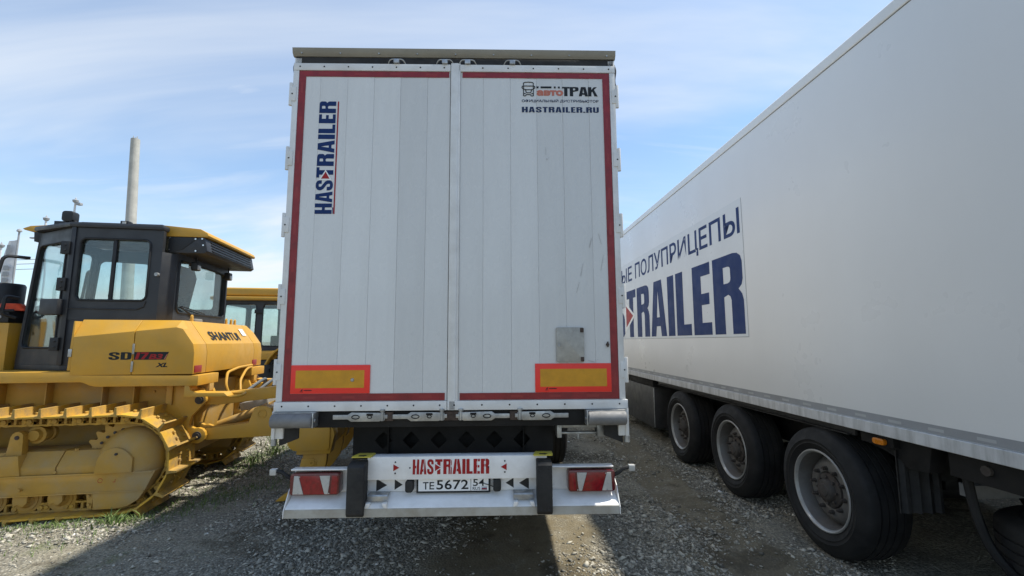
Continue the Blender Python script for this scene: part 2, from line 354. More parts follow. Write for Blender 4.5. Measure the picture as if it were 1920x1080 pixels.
def axis(lo, hi, st, far):
    a = list(np.arange(lo, hi+1e-6, st)); s = st; v = hi
    while v < far: s *= 1.25; v += s; a.append(v)
    s = st; v = lo
    while v > -far: s *= 1.25; v -= s; a.insert(0, v)
    return np.array(a)
gx = axis(-8.5, 4.2, .05, 900); gy = axis(2.6, 11, .05, 900)
GX, GY = np.meshgrid(gx, gy); GZ = gh(GX, GY)
nx, ny = len(gx), len(gy)
vs = np.stack([GX, GY, GZ], -1).reshape(-1, 3)
ii = (np.arange(ny-1)[:, None]*nx + np.arange(nx-1)[None, :]).ravel()
fs = np.stack([ii, ii+1, ii+1+nx, ii+nx], -1)
def raw_mesh(name, vs, fs, m, smooth=False):
    me = bpy.data.meshes.new(name); k = fs.shape[1]
    me.vertices.add(len(vs)); me.vertices.foreach_set('co', vs.astype(np.float32).ravel())
    me.loops.add(fs.size); me.loops.foreach_set('vertex_index', fs.astype(np.int32).ravel())
    me.polygons.add(len(fs)); me.polygons.foreach_set('loop_start', np.arange(0, fs.size, k, dtype=np.int32)); me.polygons.foreach_set('loop_total', np.full(len(fs), k, np.int32))
    if smooth: me.polygons.foreach_set('use_smooth', np.ones(len(fs), bool))
    me.update(calc_edges=True); me.materials.append(m); return me
def ground_mat():
    m = bpy.data.materials.new('gravel_ground'); m.use_nodes = True; nt = m.node_tree; N = nt.nodes; L = nt.links
    b = N['Principled BSDF']; b.inputs['Roughness'].default_value = .9; b.inputs['Specular IOR Level'].default_value = .25
    g = N.new('ShaderNodeNewGeometry'); P = g.outputs['Position']
    def nz(s, d, r=.6):
        n = N.new('ShaderNodeTexNoise'); n.inputs['Scale'].default_value = s; n.inputs['Detail'].default_value = d; n.inputs['Roughness'].default_value = r; L.new(P, n.inputs[0]); return n.outputs[0]
    def vor(s):
        n = N.new('ShaderNodeTexVoronoi'); n.inputs['Scale'].default_value = s; L.new(P, n.inputs[0]); return n
    def ramp(x, *st):
        n = N.new('ShaderNodeValToRGB'); cr = n.color_ramp
        while len(cr.elements) < len(st): cr.elements.new(.5)
        for e, (p, c) in zip(cr.elements, st): e.position = p; e.color = (*c, 1)
        L.new(x, n.inputs[0]); return n.outputs[0]
    def mr(x, a, c, d=0, e=1):
        n = N.new('ShaderNodeMapRange'); n.interpolation_type = 'SMOOTHSTEP'
        for i, v in enumerate((a, c, d, e)): n.inputs[i+1].default_value = v
        L.new(x, n.inputs[0]); return n.outputs[0]
    def mix(f, a, c, mode='MIX'):
        n = N.new('ShaderNodeMix'); n.data_type = 'RGBA'; n.blend_type = mode
        for s, v in ((0, f), (6, a), (7, c)):
            if hasattr(v, 'links') or hasattr(v, 'is_linked'): L.new(v, n.inputs[s])
            else: n.inputs[s].default_value = v if s == 0 else (*v, 1)
        return n.outputs[2]
    def mth(op, a, c):
        n = N.new('ShaderNodeMath'); n.operation = op
        for i, v in enumerate((a, c)):
            if isinstance(v, (int, float)): n.inputs[i].default_value = v
            else: L.new(v, n.inputs[i])
        return n.outputs[0]
    v1 = vor(52); v2 = vor(110)
    sp = N.new('ShaderNodeSeparateColor'); L.new(v1.outputs['Color'], sp.inputs[0])
    sp2 = N.new('ShaderNodeSeparateColor'); L.new(v2.outputs['Color'], sp2.inputs[0])
    stone = ramp(sp.outputs[0], (0, (.16, .147, .115)), (.5, (.235, .217, .172)), (.85, (.31, .288, .23)), (1, (.45, .42, .34)))
    fine = ramp(sp2.outputs[1], (0, (.23, .21, .16)), (.6, (.31, .284, .215)), (1, (.40, .367, .28)))
    grav = mix(mr(nz(1.6, 7, .7), .42, .60), stone, fine)
    dirt = mix(nz(14, 8), (.10, .082, .05), (.20, .168, .108))
    sxyz = N.new('ShaderNodeSeparateXYZ'); L.new(P, sxyz.inputs[0]); X = sxyz.outputs[0]; Y = sxyz.outputs[1]
    Xn = mth('ADD', X, mth('MULTIPLY', mth('SUBTRACT', nz(1.1, 4), .5), 1.6))
    lane = mth('MULTIPLY', mr(Xn, -.95, -.35), mr(Xn, .9, .55))          # hard packed wheel lane
    rut = mth('MULTIPLY', mr(Xn, 1.25, 1.6), mr(Xn, 2.6, 2.1))
    packed = mth('MAXIMUM', lane, mth('MULTIPLY', rut, .8))
    packed = mth('MULTIPLY', packed, mr(nz(3.5, 5), .30, .52, .45, 1))
    patch = mr(nz(.8, 6), .52, .66)
    col = mix(mth('MAXIMUM', packed, mth('MULTIPLY', patch, .55)), grav, dirt)
    crack = mth('MULTIPLY', mr(v1.outputs['Distance'], .38, .66, 1, .72), 1)
    cc = N.new('ShaderNodeCombineColor'); [L.new(crack, cc.inputs[i]) for i in range(3)]
    col = mix(mth('SUBTRACT', 1, mth('MULTIPLY', packed, .7)), col, mix(1.0, col, cc.outputs[0], 'MULTIPLY'))
    moss = mth('MULTIPLY', mr(nz(1.7, 7, .7), .55, .68), mth('MULTIPLY', mr(Xn, -2.2, -3.0), .55))
    col = mix(moss, col, (.13, .15, .06))
    wet = mr(nz(.8, 7, .68), .52, .60)
    col = mix(mth('MULTIPLY', wet, .78), col, mix(1.0, col, (.40, .39, .38), 'MULTIPLY'))
    L.new(col, b.inputs['Base Color'])
    hgt = mth('ADD', mth('MULTIPLY', v1.outputs['Distance'], -1.0), mth('MULTIPLY', nz(90, 5), .5))
    hgt = mth('MULTIPLY', hgt, mth('SUBTRACT', 1.15, mth('MULTIPLY', packed, .8)))
    bp = N.new('ShaderNodeBump'); bp.inputs['Strength'].default_value = .8; bp.inputs['Distance'].default_value = .014; L.new(hgt, bp.inputs['Height']); L.new(bp.outputs[0], b.inputs['Normal'])
    return m
tag(link('ground', raw_mesh('ground', vs, fs, ground_mat(), True)), kind='structure')

def stone_mat():
    m = bpy.data.materials.new('stone'); m.use_nodes = True; nt = m.node_tree; N = nt.nodes; L = nt.links
    b = N['Principled BSDF']; b.inputs['Roughness'].default_value = .85; b.inputs['Specular IOR Level'].default_value = .3
    g = N.new('ShaderNodeNewGeometry'); r = N.new('ShaderNodeValToRGB'); cr = r.color_ramp
    for p, c in ((.0, (.12, .111, .09)), (.35, (.185, .171, .138)), (.70, (.25, .232, .188)), (.93, (.33, .306, .25)), (1, (.52, .485, .40))):
        e = cr.elements[0] if p == 0 else (cr.elements[1] if p == 1 else cr.elements.new(p)); e.position = p; e.color = (*c, 1)
    L.new(g.outputs['Random Per Island'], r.inputs[0]); L.new(r.outputs[0], b.inputs['Base Color']); return m
def gravel(n):
    y = 3.25*np.exp(RNG.random(n)*math.log(15/3.25)); x = (-1.3 + RNG.random(n)*2.1)*y
    lane = np.exp(-((x+.0)/.75)**4); rut = np.exp(-((x-1.95)/.35)**4); cl = vnoise(x*1.6, y*1.6, 11)
    keep = (RNG.random(n) < (1 - .82*lane)*(1 - .65*rut)*np.clip(.50 + 2.1*cl, .05, 1)) & (x < 4.5) & (x > -11)
    x, y = x[keep], y[keep]; n = len(x)
    s = .0060*np.exp(RNG.normal(0, .55, n))*(1 + .08*(y-3)); big = RNG.random(n) < .03; s[big] *= 2.3; s = np.clip(s, .004, .03)
    base = np.array([(1,0,0),(-1,0,0),(0,1,0),(0,-1,0),(0,0,1),(0,0,-1)], float)
    F = np.array([(0,2,4),(2,1,4),(1,3,4),(3,0,4),(2,0,5),(1,2,5),(3,1,5),(0,3,5)])
    V = base[None]*(.65 + .7*RNG.random((n, 6, 1))) + RNG.normal(0, .16, (n, 6, 3))
    V *= np.stack([1 + .5*RNG.random(n), .7 + .4*RNG.random(n), .32 + .3*RNG.random(n)], -1)[:, None]
    a = RNG.random(n)*6.283; c, sn = np.cos(a)[:, None], np.sin(a)[:, None]
    V = np.stack([V[..., 0]*c - V[..., 1]*sn, V[..., 0]*sn + V[..., 1]*c, V[..., 2] + .25*V[..., 0]], -1)*s[:, None, None]
    V += np.stack([x, y, gh(x, y) + s*.22], -1)[:, None]
    Fc = (F[None] + (np.arange(n)*6)[:, None, None]).reshape(-1, 3)
    return raw_mesh('loose_gravel', V.reshape(-1, 3), Fc, stone_mat())
tag(link('loose_gravel', gravel(300000)), 'loose grey and beige crushed stones strewn over the yard', 'gravel', kind='stuff')
# ---------------------------------------------------------------- shared wheel
def tyre_profile(R0=.5, W=.36, rim=.30):
    h = W/2; P = [(-h+.045, rim-.012), (-h+.018, rim+.02), (-h-.004, rim+.060), (-h-.009, rim+.068), (-h-.006, rim+.076), (-h-.008, R0-.11), (-h-.013, R0-.102), (-h-.008, R0-.094), (-h+.006, R0-.045), (-h+.022, R0-.018), (-h+.04, R0-.006)]
    n = 4; tw = W-.08
    for i in range(n):      # tread ribs with grooves
        a = -tw/2 + tw*(i+1)/(n+1)
        P += [(a-.007, R0), (a-.005, R0-.014), (a+.005, R0-.014), (a+.007, R0)]
    P += [(-a, r) for a, r in P[9::-1]]
    return P
WM = {}
def wheel_meshes():
    t = MB().lathe(tyre_profile(), (0, 0, 0), 'x', 72)
    # fine transverse sipes on the ribs
    WM['tyre'] = t.mesh('tyre', 'tyre', ang=28)
    r = MB().lathe([(-.15, .292), (-.12, .283), (-.03, .272), (.10, .268), (.16, .30), (.165, .315)], (0, 0, 0), 'x', 56)
    WM['rim_lip'] = MB().lathe([(-.166, .320), (-.172, .316), (-.174, .308), (-.168, .300), (-.150, .2925)], (0, 0, 0), 'x', 56).mesh('rim_lip', 'rim_lip', ang=40)
    WM['rim'] = r.mesh('rim', 'wheel_silver', ang=40)
    d = MB().lathe([(-.015, .272), (-.045, .25), (-.075, .225), (-.085, .20), (-.085, .145), (-.078, .138), (-.05, .136)], (0, 0, 0), 'x', 48)
    WM['wheel_disc'] = d.mesh('wheel_disc', 'wheel_silver', ang=40)
    h = MB().lathe([(-.05, .137), (-.092, .132), (-.100, .118), (-.104, .09), (-.125, .084), (-.135, .074), (-.138, .05), (-.145, .045), (-.147, 0)], (0, 0, 0), 'x', 28)
    for i in range(8): a = i*math.pi/4; h.cyl((-.105, .104*math.cos(a), .104*math.sin(a)), (-.122, .104*math.cos(a), .104*math.sin(a)), .011, n=6)
    WM['hub'] = h.mesh('hub', 'hub_dirty', ang=40)
    WM['wheel_nut'] = MB().cyl((-.082, 0, 0), (-.112, 0, 0), .019, .017, 6).cyl((-.11, 0, 0), (-.128, 0, 0), .010, n=8).mesh('wheel_nut', 'hub_dirty')
wheel_meshes()
def wheel(parent, x, y, z, flip=False, rot=(0, 0, 0), nuts=True):
    # axis along x, dish facing -x (flip: +x)
    w = link('wheel', WM['tyre'], parent, (x, y, z), (0, 0, math.pi) if flip else rot)
    link('rim', WM['rim'], w); link('rim_lip', WM['rim_lip'], w); link('wheel_disc', WM['wheel_disc'], w); link('hub', WM['hub'], w)
    if nuts:
        for i in range(10):
            a = 2*math.pi*(i+.3)/10; link('wheel_nut', WM['wheel_nut'], w, (0, .1675*math.cos(a), .1675*math.sin(a)))
    return w
# ---------------------------------------------------------------- centre trailer
T = thing('curtain_trailer', 'white curtain-sided semi-trailer seen from its closed rear doors edged in red tape', 'trailer', (-.437 + .0006, 3.35, 0), (0, R(-.3), R(1.4)))
XO = .010
PL = lambda x, z, y=-.004: basis((x, y, z), (1, 0, 0), (0, 0, 1))      # drawing plane on the rear, x right, y up
# body behind the doors
box('roof', 'white_frame', T, -1.262, 1.282, .03, 13.5, 3.93, 3.985)
for s in (-1, 1):
    x = XO + s*1.262
    mb = MB(); pts = []
    for i in range(136): yy = .13 + i*.0985; pts.append((x + s*(.006 + .006*math.sin(i*1.7)), yy))
    poly = pts + [(x - s*.02, pts[-1][1]), (x - s*.02, pts[0][1])]
    mb.prism(poly, 1.16, 3.93, 'z'); mb.build('side_curtain', 'fridge_white', T)
    box('side_rail', 'white_frame', T, x - s*.03, x + s*.012, .12, 13.4, 1.02, 1.158)
    box('corner_post', 'white_frame', T, x - s*.05, x + s*.010, .012, .12, 1.0, 3.93, bevel=.006)
    prism('mud_flap', 'black_rubber', T, [(x - s*.015, 1.085), (x - s*.155, 1.085), (x - s*.155, 1.0), (x - s*.015, .945)], .03, .045)
    MB().tube(fillet([(x + s*.002, .05, 3.93), (x + s*.02, .03, 3.86), (x + s*.004, .03, 3.76), (x + s*.022, .04, 3.70), (x + s*.002, .05, 3.64)], .03), .012, 6).build('corner_seal', 'black_rubber', T)
    prism('curtain_flap', 'black_rubber', T, [(x + s*.006, 3.93), (x + s*.022, 3.88), (x + s*.010, 3.76), (x + s*.024, 3.69), (x + s*.004, 3.62), (x - s*.02, 3.62), (x - s*.02, 3.93)], .035, .12)
box('front_wall', 'white_frame', T, -1.26, 1.28, 13.42, 13.5, 1.02, 3.93)
box('floor', 'black_steel', T, -1.2, 1.22, .16, 13.4, 1.06, 1.15)
g = MB().prism([(-.016, 3.990), (-.018, 3.996), (.03, 4.0), (.03, 3.938), (.006, 3.938), (.0, 3.947), (-.010, 3.957)], -1.273, 1.287, 'x').build('roof_gutter', 'alu_gutter', T)
mb = MB()
for i in range(9): x = -1.2 + i*.302; mb.cyl((x, -.008, 3.955), (x, -.015, 3.954), .006, n=8)
mb.build('rivet_row', 'galvanised', g)
box('header_seal', 'black_rubber', T, -1.255, 1.275, .012, .05, 3.862, 3.937)
for x in (-.455, -.075, .105, .46):
    c = MB(); c.tube(fillet([(x-.07, .005, 3.872), (x-.05, -.02, 3.902), (x+.05, -.02, 3.902), (x+.07, .005, 3.872)], .03), .006, 6).box(x-.022, x+.022, -.026, .012, 3.872, 3.905)
    c.build('door_cam', 'galvanised', T, bevel=.003)
# doors
PLK = {'l': [-1.214, -1.046, -.834, -.627, -.42, -.209, -.032], 'r': [.05, .229, .442, .65, .855, 1.065, 1.232]}
for side in 'lr':
    L0, L1 = (-1.258, -.030) if side == 'l' else (-.026, 1.278)
    inn0, inn1 = PLK[side][0], PLK[side][-1]
    d = MB().box(L0, L1, .010, .028, 1.20, 3.868).build('rear_door', 'white_frame', T, bevel=.003)
    box('top_rail', 'white_frame', d, L0, L1, -.010, .0095, 3.812, 3.870, bevel=.003)
    bt = box('bottom_rail', 'white_frame', d, L0 - (.008 if side == 'l' else 0), L1 + (.012 if side == 'r' else 0), -.016, .0095, 1.196, 1.262, bevel=.004)
    if side == 'l':
        box('hinge_stile', 'white_frame', d, -1.258, -1.2145, -.008, .0095, 1.264, 3.810, bevel=.003)
    else:
        box('hinge_stile', 'white_frame', d, 1.2325, 1.276, -.008, .0095, 1.264, 3.810, bevel=.003)
        MB().prism([(-.026, .0095), (-.026, -.012), (-.012, -.016), (.030, -.016), (.036, -.010), (.049, -.010), (.049, .0095)], 1.198, 3.878, 'z').build('centre_cover_strip', 'white_frame', d, bevel=.002)
    for a, b in zip(PLK[side][:-1], PLK[side][1:]):
        p = MB().box(-(b-a)/2 + .0003, (b-a)/2 - .0003, 0, .009, 1.2635, 3.8105).build('plank', 'white_panel', d, bevel=.0012, seg=1)
        p.location.x = (a+b)/2; p.rotation_euler.z = R(random.uniform(-.5, .5)); p.location.y = random.uniform(-.0006, .0006)
    rv = MB(); n = 7
    for i in range(n):
        x = L0 + .05 + (L1-L0-.1)*i/(n-1)
        rv.cyl((x, -.010, 3.842), (x, -.0145, 3.842), .0065, .004, 8); rv.cyl((x, -.016, 1.232), (x, -.0205, 1.232), .0065, .004, 8)
    rv.build('rivet_row', 'black_steel', d)
    y = -.0045
    def tape(x0, x1, z0, z1):
        o = box('reflective_tape', 'tape_red', d, x0, x1, y, -.002, z0, z1, bevel=0)
        lg = (x1-x0) > (z1-z0); n = max(1, int(max(x1-x0, z1-z0)/.27)); pl = []
        for i in range(n):
            t = (i+.5)/n
            if lg: c = x0 + (x1-x0)*t; m_ = (z0+z1)/2; pl.append([(c-.045, m_-.009), (c+.045, m_-.009), (c+.045, m_+.009), (c-.045, m_+.009)])
            else: c = z0 + (z1-z0)*t; m_ = (x0+x1)/2; pl.append([(m_-.009, c-.045), (m_+.009, c-.045), (m_+.009, c+.045), (m_-.009, c+.045)])
        flat('tape_print', 'tape_red_print', o, pl, PL(0, 0, y-.0002), .0004)
    if side == 'l':
        tape(-1.213, -1.160, 1.266, 3.809); tape(-1.1595, -.040, 3.762, 3.809); tape(-1.1595, -.046, 1.266, 1.318)
        mk = box('marker_board', 'marker_red', d, -1.158, -.589, -.0075, -.0025, 1.3195, 1.523, bevel=.001)
        box('amber_field', 'marker_amber', mk, -1.123, -.630, -.0083, -.0076, 1.359, 1.485, bevel=0)
        MB().lathe([(0, .014), (-.006, .010), (-.007, 0)], (-.715, -.0084, 1.415), 'y', 10).build('scratch_patch', 'galvanised', mk)
        flat('maker_print', 'print_black', mk, [[(-1.085, 1.338), (-1.07, 1.338), (-1.07, 1.354), (-1.078, 1.346)], [(-1.06, 1.340), (-1.005, 1.340), (-1.005, 1.3455), (-1.06, 1.3455)], [(-1.09, 1.331), (-1.065, 1.331), (-1.065, 1.334), (-1.09, 1.334)]], PL(0, 0, -.0080))
    else:
        tape(.064, 1.176, 3.764, 3.809); tape(1.1765, 1.230, 1.266, 3.809); tape(.062, 1.176, 1.266, 1.315)
        mk = box('marker_board', 'marker_red', d, .614, 1.176, -.0075, -.0025, 1.3165, 1.524, bevel=.001)
        box('amber_field', 'marker_amber', mk, .651, 1.142, -.0083, -.0076, 1.357, 1.485, bevel=0)
        flat('maker_print', 'print_black', mk, [[(.69, 1.338), (.705, 1.338), (.705, 1.354), (.697, 1.346)], [(.715, 1.340), (.77, 1.340), (.77, 1.3455), (.715, 1.3455)], [(.685, 1.331), (.71, 1.331), (.71, 1.334), (.685, 1.334)]], PL(0, 0, -.0080))
        h = prism('document_hatch', 'zinc_plate', d, rrect(.772, .978, 1.534, 1.789, .012), -.020, -.002, 'y', bevel=.003)
        for z in (1.555, 1.768): box('hatch_hinge', 'rust', h, .950, .976, -.026, -.0205, z-.016, z+.016, bevel=.003)
        MB().cyl((.790, -.02, 1.66), (.790, -.030, 1.66), .010, n=10).box(.786, .794, -.034, -.028, 1.645, 1.675).build('hatch_lock', 'galvanised', h)
        MB().cyl((1.155, -.001, 1.66), (1.155, -.016, 1.66), .012, n=10).box(1.150, 1.160, -.020, -.012, 1.642, 1.682).build('hatch_catch', 'rust', d)
        # scuffs
        flat('scuff_mark', 'scuff', d, [[(1.0, 1.548), (1.045, 1.540), (1.06, 1.530), (1.03, 1.534)], [(1.062, 1.556), (1.068, 1.530), (1.064, 1.530)], [(1.072, 1.55), (1.084, 1.552), (1.084, 1.548), (1.073, 1.546)],
            [(.715, 3.19), (.718, 3.19), (.719, 3.13), (.716, 3.13)], [(.718, 3.10), (.73, 3.098), (.728, 3.09), (.717, 3.092)], [(.735, 3.108), (.741, 3.106), (.739, 3.10)],
            [(1.035, 2.40), (1.055, 2.47), (1.06, 2.47), (1.043, 2.39)], [(.965, 2.18), (.985, 2.27), (.988, 2.27), (.97, 2.17)], [(.93, 2.05), (.955, 2.13), (.958, 2.128), (.934, 2.045)], [(1.11, 2.50), (1.13, 2.42), (1.132, 2.424), (1.113, 2.505)], [(1.12, 2.22), (1.145, 2.34), (1.147, 2.338), (1.123, 2.215)]], PL(0, 0, -.0024), .0004)
    for z in (3.612, 3.091, 2.567, 2.025, 1.475):
        s = -1 if side == 'l' else 1; e = -1.258 if side == 'l' else 1.276
        hg = MB().box(min(e - s*.030, e + s*.012), max(e - s*.030, e + s*.012), -.014, -.0085, z-.058, z+.058)
        hg.cyl((e + s*.013, -.004, z-.092), (e + s*.013, -.004, z+.092), .0135, n=12)
        hg.box(min(e + s*.004, e + s*.019), max(e + s*.004, e + s*.019), -.014, .02, z-.058, z+.058)
        hh = hg.build('hinge', 'white_frame', d, bevel=.002)
        MB().cyl((e - s*.002, -.0143, z), (e - s*.002, -.019, z), .006, .004, 8).build('hinge_bolt', 'black_steel', hh)
    if side == 'l':
        M = basis((-.918, -.0015, 2.654), (0, 0, 1), (-1, 0, 0))     # reads upwards
        block_text('lettering', 'HAS', 'print_blue', d, M, .265, .128)
        M2 = basis((-.918, -.0015, 2.654 + .285), (0, 0, 1), (-1, 0, 0))
        block_text('lettering', 'TRAILER', 'print_blue', d, M2, .617, .128)
        flat('arrow_mark', 'print_white', d, [[(.264, .008), (.348, .058), (.264, .108)]], basis((-.918, -.0024, 2.654), (0, 0, 1), (-1, 0, 0)))
        flat('arrow_mark', 'print_red', d, [[(.276, .026), (.332, .058), (.276, .090)]], basis((-.918, -.0033, 2.654), (0, 0, 1), (-1, 0, 0)))
        flat('underline', 'print_red', d, [[(-.0, -.022), (.902, -.022), (.902, -.012), (-.0, -.012)]], M)
        flat('underline', 'print_blue', d, [[(.0, -.0105), (.05, -.0105), (.05, -.003), (.0, -.007)]], M)
    else:
        y = -.0015
        # truck emblem drawn with thin bars
        ic = []; E = lambda a, b, w=.0034: ic.append([(a[0]-(b[1]-a[1])*w/math.dist(a, b), a[1]+(b[0]-a[0])*w/math.dist(a, b)), (b[0]-(b[1]-a[1])*w/math.dist(a, b), b[1]+(b[0]-a[0])*w/math.dist(a, b)), (b[0]+(b[1]-a[1])*w/math.dist(a, b), b[1]-(b[0]-a[0])*w/math.dist(a, b)), (a[0]+(b[1]-a[1])*w/math.dist(a, b), a[1]-(b[0]-a[0])*w/math.dist(a, b))])
        sc = .105/240.
        q = lambda x, yy: ((x-180)*sc, (365-yy)*sc)
        for pl in ([(212, 360), (212, 110), (250, 98), (300, 95), (350, 98), (390, 110), (390, 360), (350, 360), (340, 335), (262, 335), (252, 360), (212, 360)], [(212, 170), (390, 170)], [(212, 230), (260, 242), (345, 242), (390, 230)],
                   [(212, 172), (186, 178), (186, 210), (212, 222)], [(390, 172), (418, 178), (418, 210), (390, 222)], [(245, 242), (265, 300), (340, 300), (362, 242)], [(222, 315), (252, 318)], [(352, 318), (384, 315)]):
            for a, b in zip(pl[:-1], pl[1:]): E(q(*a), q(*b))
        for x0, x1 in ((448, 485), (522, 720), (762, 798), (838, 872)): ic.append([q(x0, 212), q(x1, 212), q(x1, 176), q(x0, 176)])
        Z = 3.618
        flat('truck_emblem', 'print_black', d, ic, PL(.533, Z-.004, y))
        k = .609/1395.
        text('lettering', 'авто', 'print_orange', d, PL(.533 + 268*k, Z, y), 485*k, 108*k, bold=.055)
        block_text('lettering', 'TPAK', 'print_black', d, PL(.533 + 732*k, Z - .002, y), 650*k, 178*k, gap=.008)
        text('lettering', 'ОФИЦИАЛЬНЫЙ ДИСТРИБЬЮТОР', 'print_navy', d, PL(.533, Z - .058, y), 1395*k, 72*k, bold=.014)
        block_text('lettering', 'HASTRAILER.RU', 'print_navy', d, PL(.533, Z - .139, y), 1395*k, 104*k, gap=.085)
# rear sill, rollers, latches
sill = box('rear_crossbeam', 'black_steel', T, -1.235, 1.255, .02, .10, 1.075, 1.194)
for s in (-1, 1):
    c0 = -1.256 if s < 0 else .987; c1 = -.968 if s < 0 else 1.262
    r_ = MB().lathe([(0, 0), (0, .044), (.006, .050), (c1-c0-.006, .050), (c1-c0, .044), (c1-c0, 0)], (c0, -.045, 1.136), 'x', 28).build('buffer_roller', 'grey_roller', T)
    MB().box(c0-.002, c1+.002, -.045, .02, 1.186, 1.193).box(c1+.001 if s < 0 else c0-.012, c1+.011 if s < 0 else c0-.002, -.075, .02, 1.09, 1.192).cyl((c1+.012 if s < 0 else c0-.011, -.045, 1.136), (c1+.018 if s < 0 else c0-.018, -.045, 1.136), .015, n=10).build('roller_bracket', 'galvanised', r_, bevel=.003)
    x = -1.268 if s < 0 else 1.284
    box('post_extension', 'white_frame', T, x-.012, x+.012, -.002, .05, 1.0, 1.195)
    MB().cyl((x, .02, .955), (x, .02, 1.0), .020, n=12).build('curtain_pole_end', 'galvanised', T)
def latch(x0, s):
    # s=+1: handle points to -x
    X = lambda a: x0 + s*a
    def bx(mb, a, b, y0, y1, z0, z1): mb.box(min(X(a), X(b)), max(X(a), X(b)), y0, y1, z0, z1)
    base = MB(); bx(base, .30, .425, -.005, .02, 1.122, 1.186); o = base.build('latch', 'rust', T, bevel=.004)
    h = MB(); h.prism([(X(0), 1.138), (X(.105), 1.138), (X(.13), 1.122), (X(.33), 1.122), (X(.345), 1.130), (X(.345), 1.182), (X(.13), 1.186), (X(.105), 1.170), (X(0), 1.170)], -.020, -.008, 'y'); h.build('latch_handle', 'galvanised', o, bevel=.003)
    rr = MB()
    rr.tube([(X(.135 + .027 + .027*math.cos(t)), -.0215, 1.154 + .013*math.sin(t)) for t in np.linspace(0, 6.283, 17)[:-1]], .0035, 6, True)
    rr.tube([(X(.262 + .015*math.cos(t)), -.0215, 1.154 + .010*math.sin(t)) for t in np.linspace(0, 6.283, 13)[:-1]], .003, 6, True)
    bx(rr, .24, .285, -.024, -.018, 1.164, 1.178)
    rr.build('latch_relief', 'black_steel', o)
    k = MB(); k.cyl((X(.352), -.012, 1.125), (X(.352), -.012, 1.196), .014, n=12); k.cyl((X(.352), -.012, 1.19), (X(.352), -.012, 1.207), .019, n=12)
    bx(k, .365, .37, -.022, -.004, 1.13, 1.18); bx(k, .315, .388, -.018, -.004, 1.142, 1.168)
    k.build('latch_pivot', 'galvanised', o, bevel=.002)
latch(-.841, 1); latch(-.415, 1); latch(.425, -1); latch(.852, -1)
# chassis
for x in (-.52, .54):
    box('chassis_rail', 'black_steel', T, x-.07, x+.07, .30, 12.6, .80, .815); box('chassis_rail', 'black_steel', T, x-.006, x+.006, .30, 12.6, .815, 1.05)
# plate with diamond cut-outs
mb = MB(); th0, th1 = .33, .342; zc, z0, z1 = .918, .775, 1.03; hw = .066
cx = [-.565 + .2185*i for i in range(6)]; bx_ = [-.80] + [(a+b)/2 for a, b in zip(cx[:-1], cx[1:])] + [.775]
for i, c in enumerate(cx):
    o = [(bx_[i+1], zc), (bx_[i+1], z1), (c, z1), (bx_[i], z1), (bx_[i], zc), (bx_[i], z0), (c, z0), (bx_[i+1], z0)]
    di = []
    for k in range(8):
        a = k*45; r = hw if k % 2 == 0 else hw*.74
        di.append((c + r*math.cos(R(a)), zc + r*math.sin(R(a))))
    vs = [(p[0], th0, p[1]) for p in o] + [(p[0], th0, p[1]) for p in di] + [(p[0], th1, p[1]) for p in o] + [(p[0], th1, p[1]) for p in di]
    fs = []
    for k in range(8):
        j = (k+1) % 8; fs += [(k, j, 8+j, 8+k), (16+j, 16+k, 24+k, 24+j), (8+k, 8+j, 24+j, 24+k)]
    mb.add(vs, fs)
mb.build('punched_plate', 'black_steel', T); box('rear_crossmember', 'black_steel', T, -.80, .775, .44, .52, .78, 1.028)
box('cross_tube', 'black_steel', T, -.82, .80, .36, .48, 1.03, 1.075)
for s, x in ((-1, -.456), (1, .418)): box('bumper_arm', 'black_steel', T, x-.03, x+.03, .062, .345, .62, .774); box('bumper_arm', 'black_steel', T, x-.03, x+.03, .345, .42, .62, 1.03)
# underrun bumper
bp = MB(); prof = [(.04, .628), (-.088, .556), (-.088, .548), (-.06, .535), (.055, .61), (.055, .628)]
bp.prism(prof, -1.117, 1.182, 'x'); B = bp.build('bumper', 'white_bumper', T, bevel=.002, seg=1)
MB().box(-1.117, 1.182, -.094, -.062, .496, .552).build('bumper_lip', 'bumper_grime', B, bevel=.002, seg=1)
for x0, x1 in ((-1.112, -.60), (.70, 1.165)):
    MB().prism([(.03, .629), (.03, .782), (-.028, .790), (-.034, .797), (-.030, .803), (.046, .799), (.046, .629)], x0, x1, 'x').build('lamp_panel', 'white_bumper', B, bevel=.003)
box('plate_panel', 'white_bumper', B, -.59, .69, .024, .036, .629, .721)
ub = MB().box(-.583, .690, -.03, .06, .722, .880).build('upper_beam', 'white_bumper', B, bevel=.006)
for s in (-1, 1):
    xe = -1.120 if s < 0 else 1.185
    prism('end_cap', 'white_bumper', B, [(.045, .70), (-.02, .66), (-.088, .560), (-.097, .545), (-.097, .496), (.045, .60)], xe, xe + s*.006, 'x', bevel=.002)
M = PL(-.262, .758, -.0312)
block_text('lettering', 'HAS', 'print_red', ub, M, .147, .102)
block_text('lettering', 'TRAILER', 'print_red', ub, PL(-.262 + .158, .758, -.0312), .382, .102)
flat('arrow_mark', 'print_white', ub, [[(.150, .010), (.208, .046), (.150, .082)]], PL(-.262, .758, -.0322))
flat('arrow_mark', 'print_red', ub, [[(.157, .022), (.198, .046), (.157, .070)]], PL(-.262, .758, -.0332))
flat('stencil_gap', 'print_white', ub, [[(a, .0), (a+.003, .0), (a+.009, .102), (a+.006, .102)] for a in (.022, .075, .262, .305, .452, .505)], PL(-.262, .758, -.0336))
for p in ([(-.398, .782), (-.357, .805), (-.398, .828)], [(.402, .826), (.402, .780), (.360, .803)]): flat('arrow_mark', 'print_red', ub, [p], PL(0, 0, -.0314))
mb = MB()
for x, z in ((-.385, .843), (-.385, .767), (.389, .843), (.389, .767), (-.282, .803), (.272, .803)): mb.cyl((x, -.031, z), (x, -.036, z), .006, .004, 8)
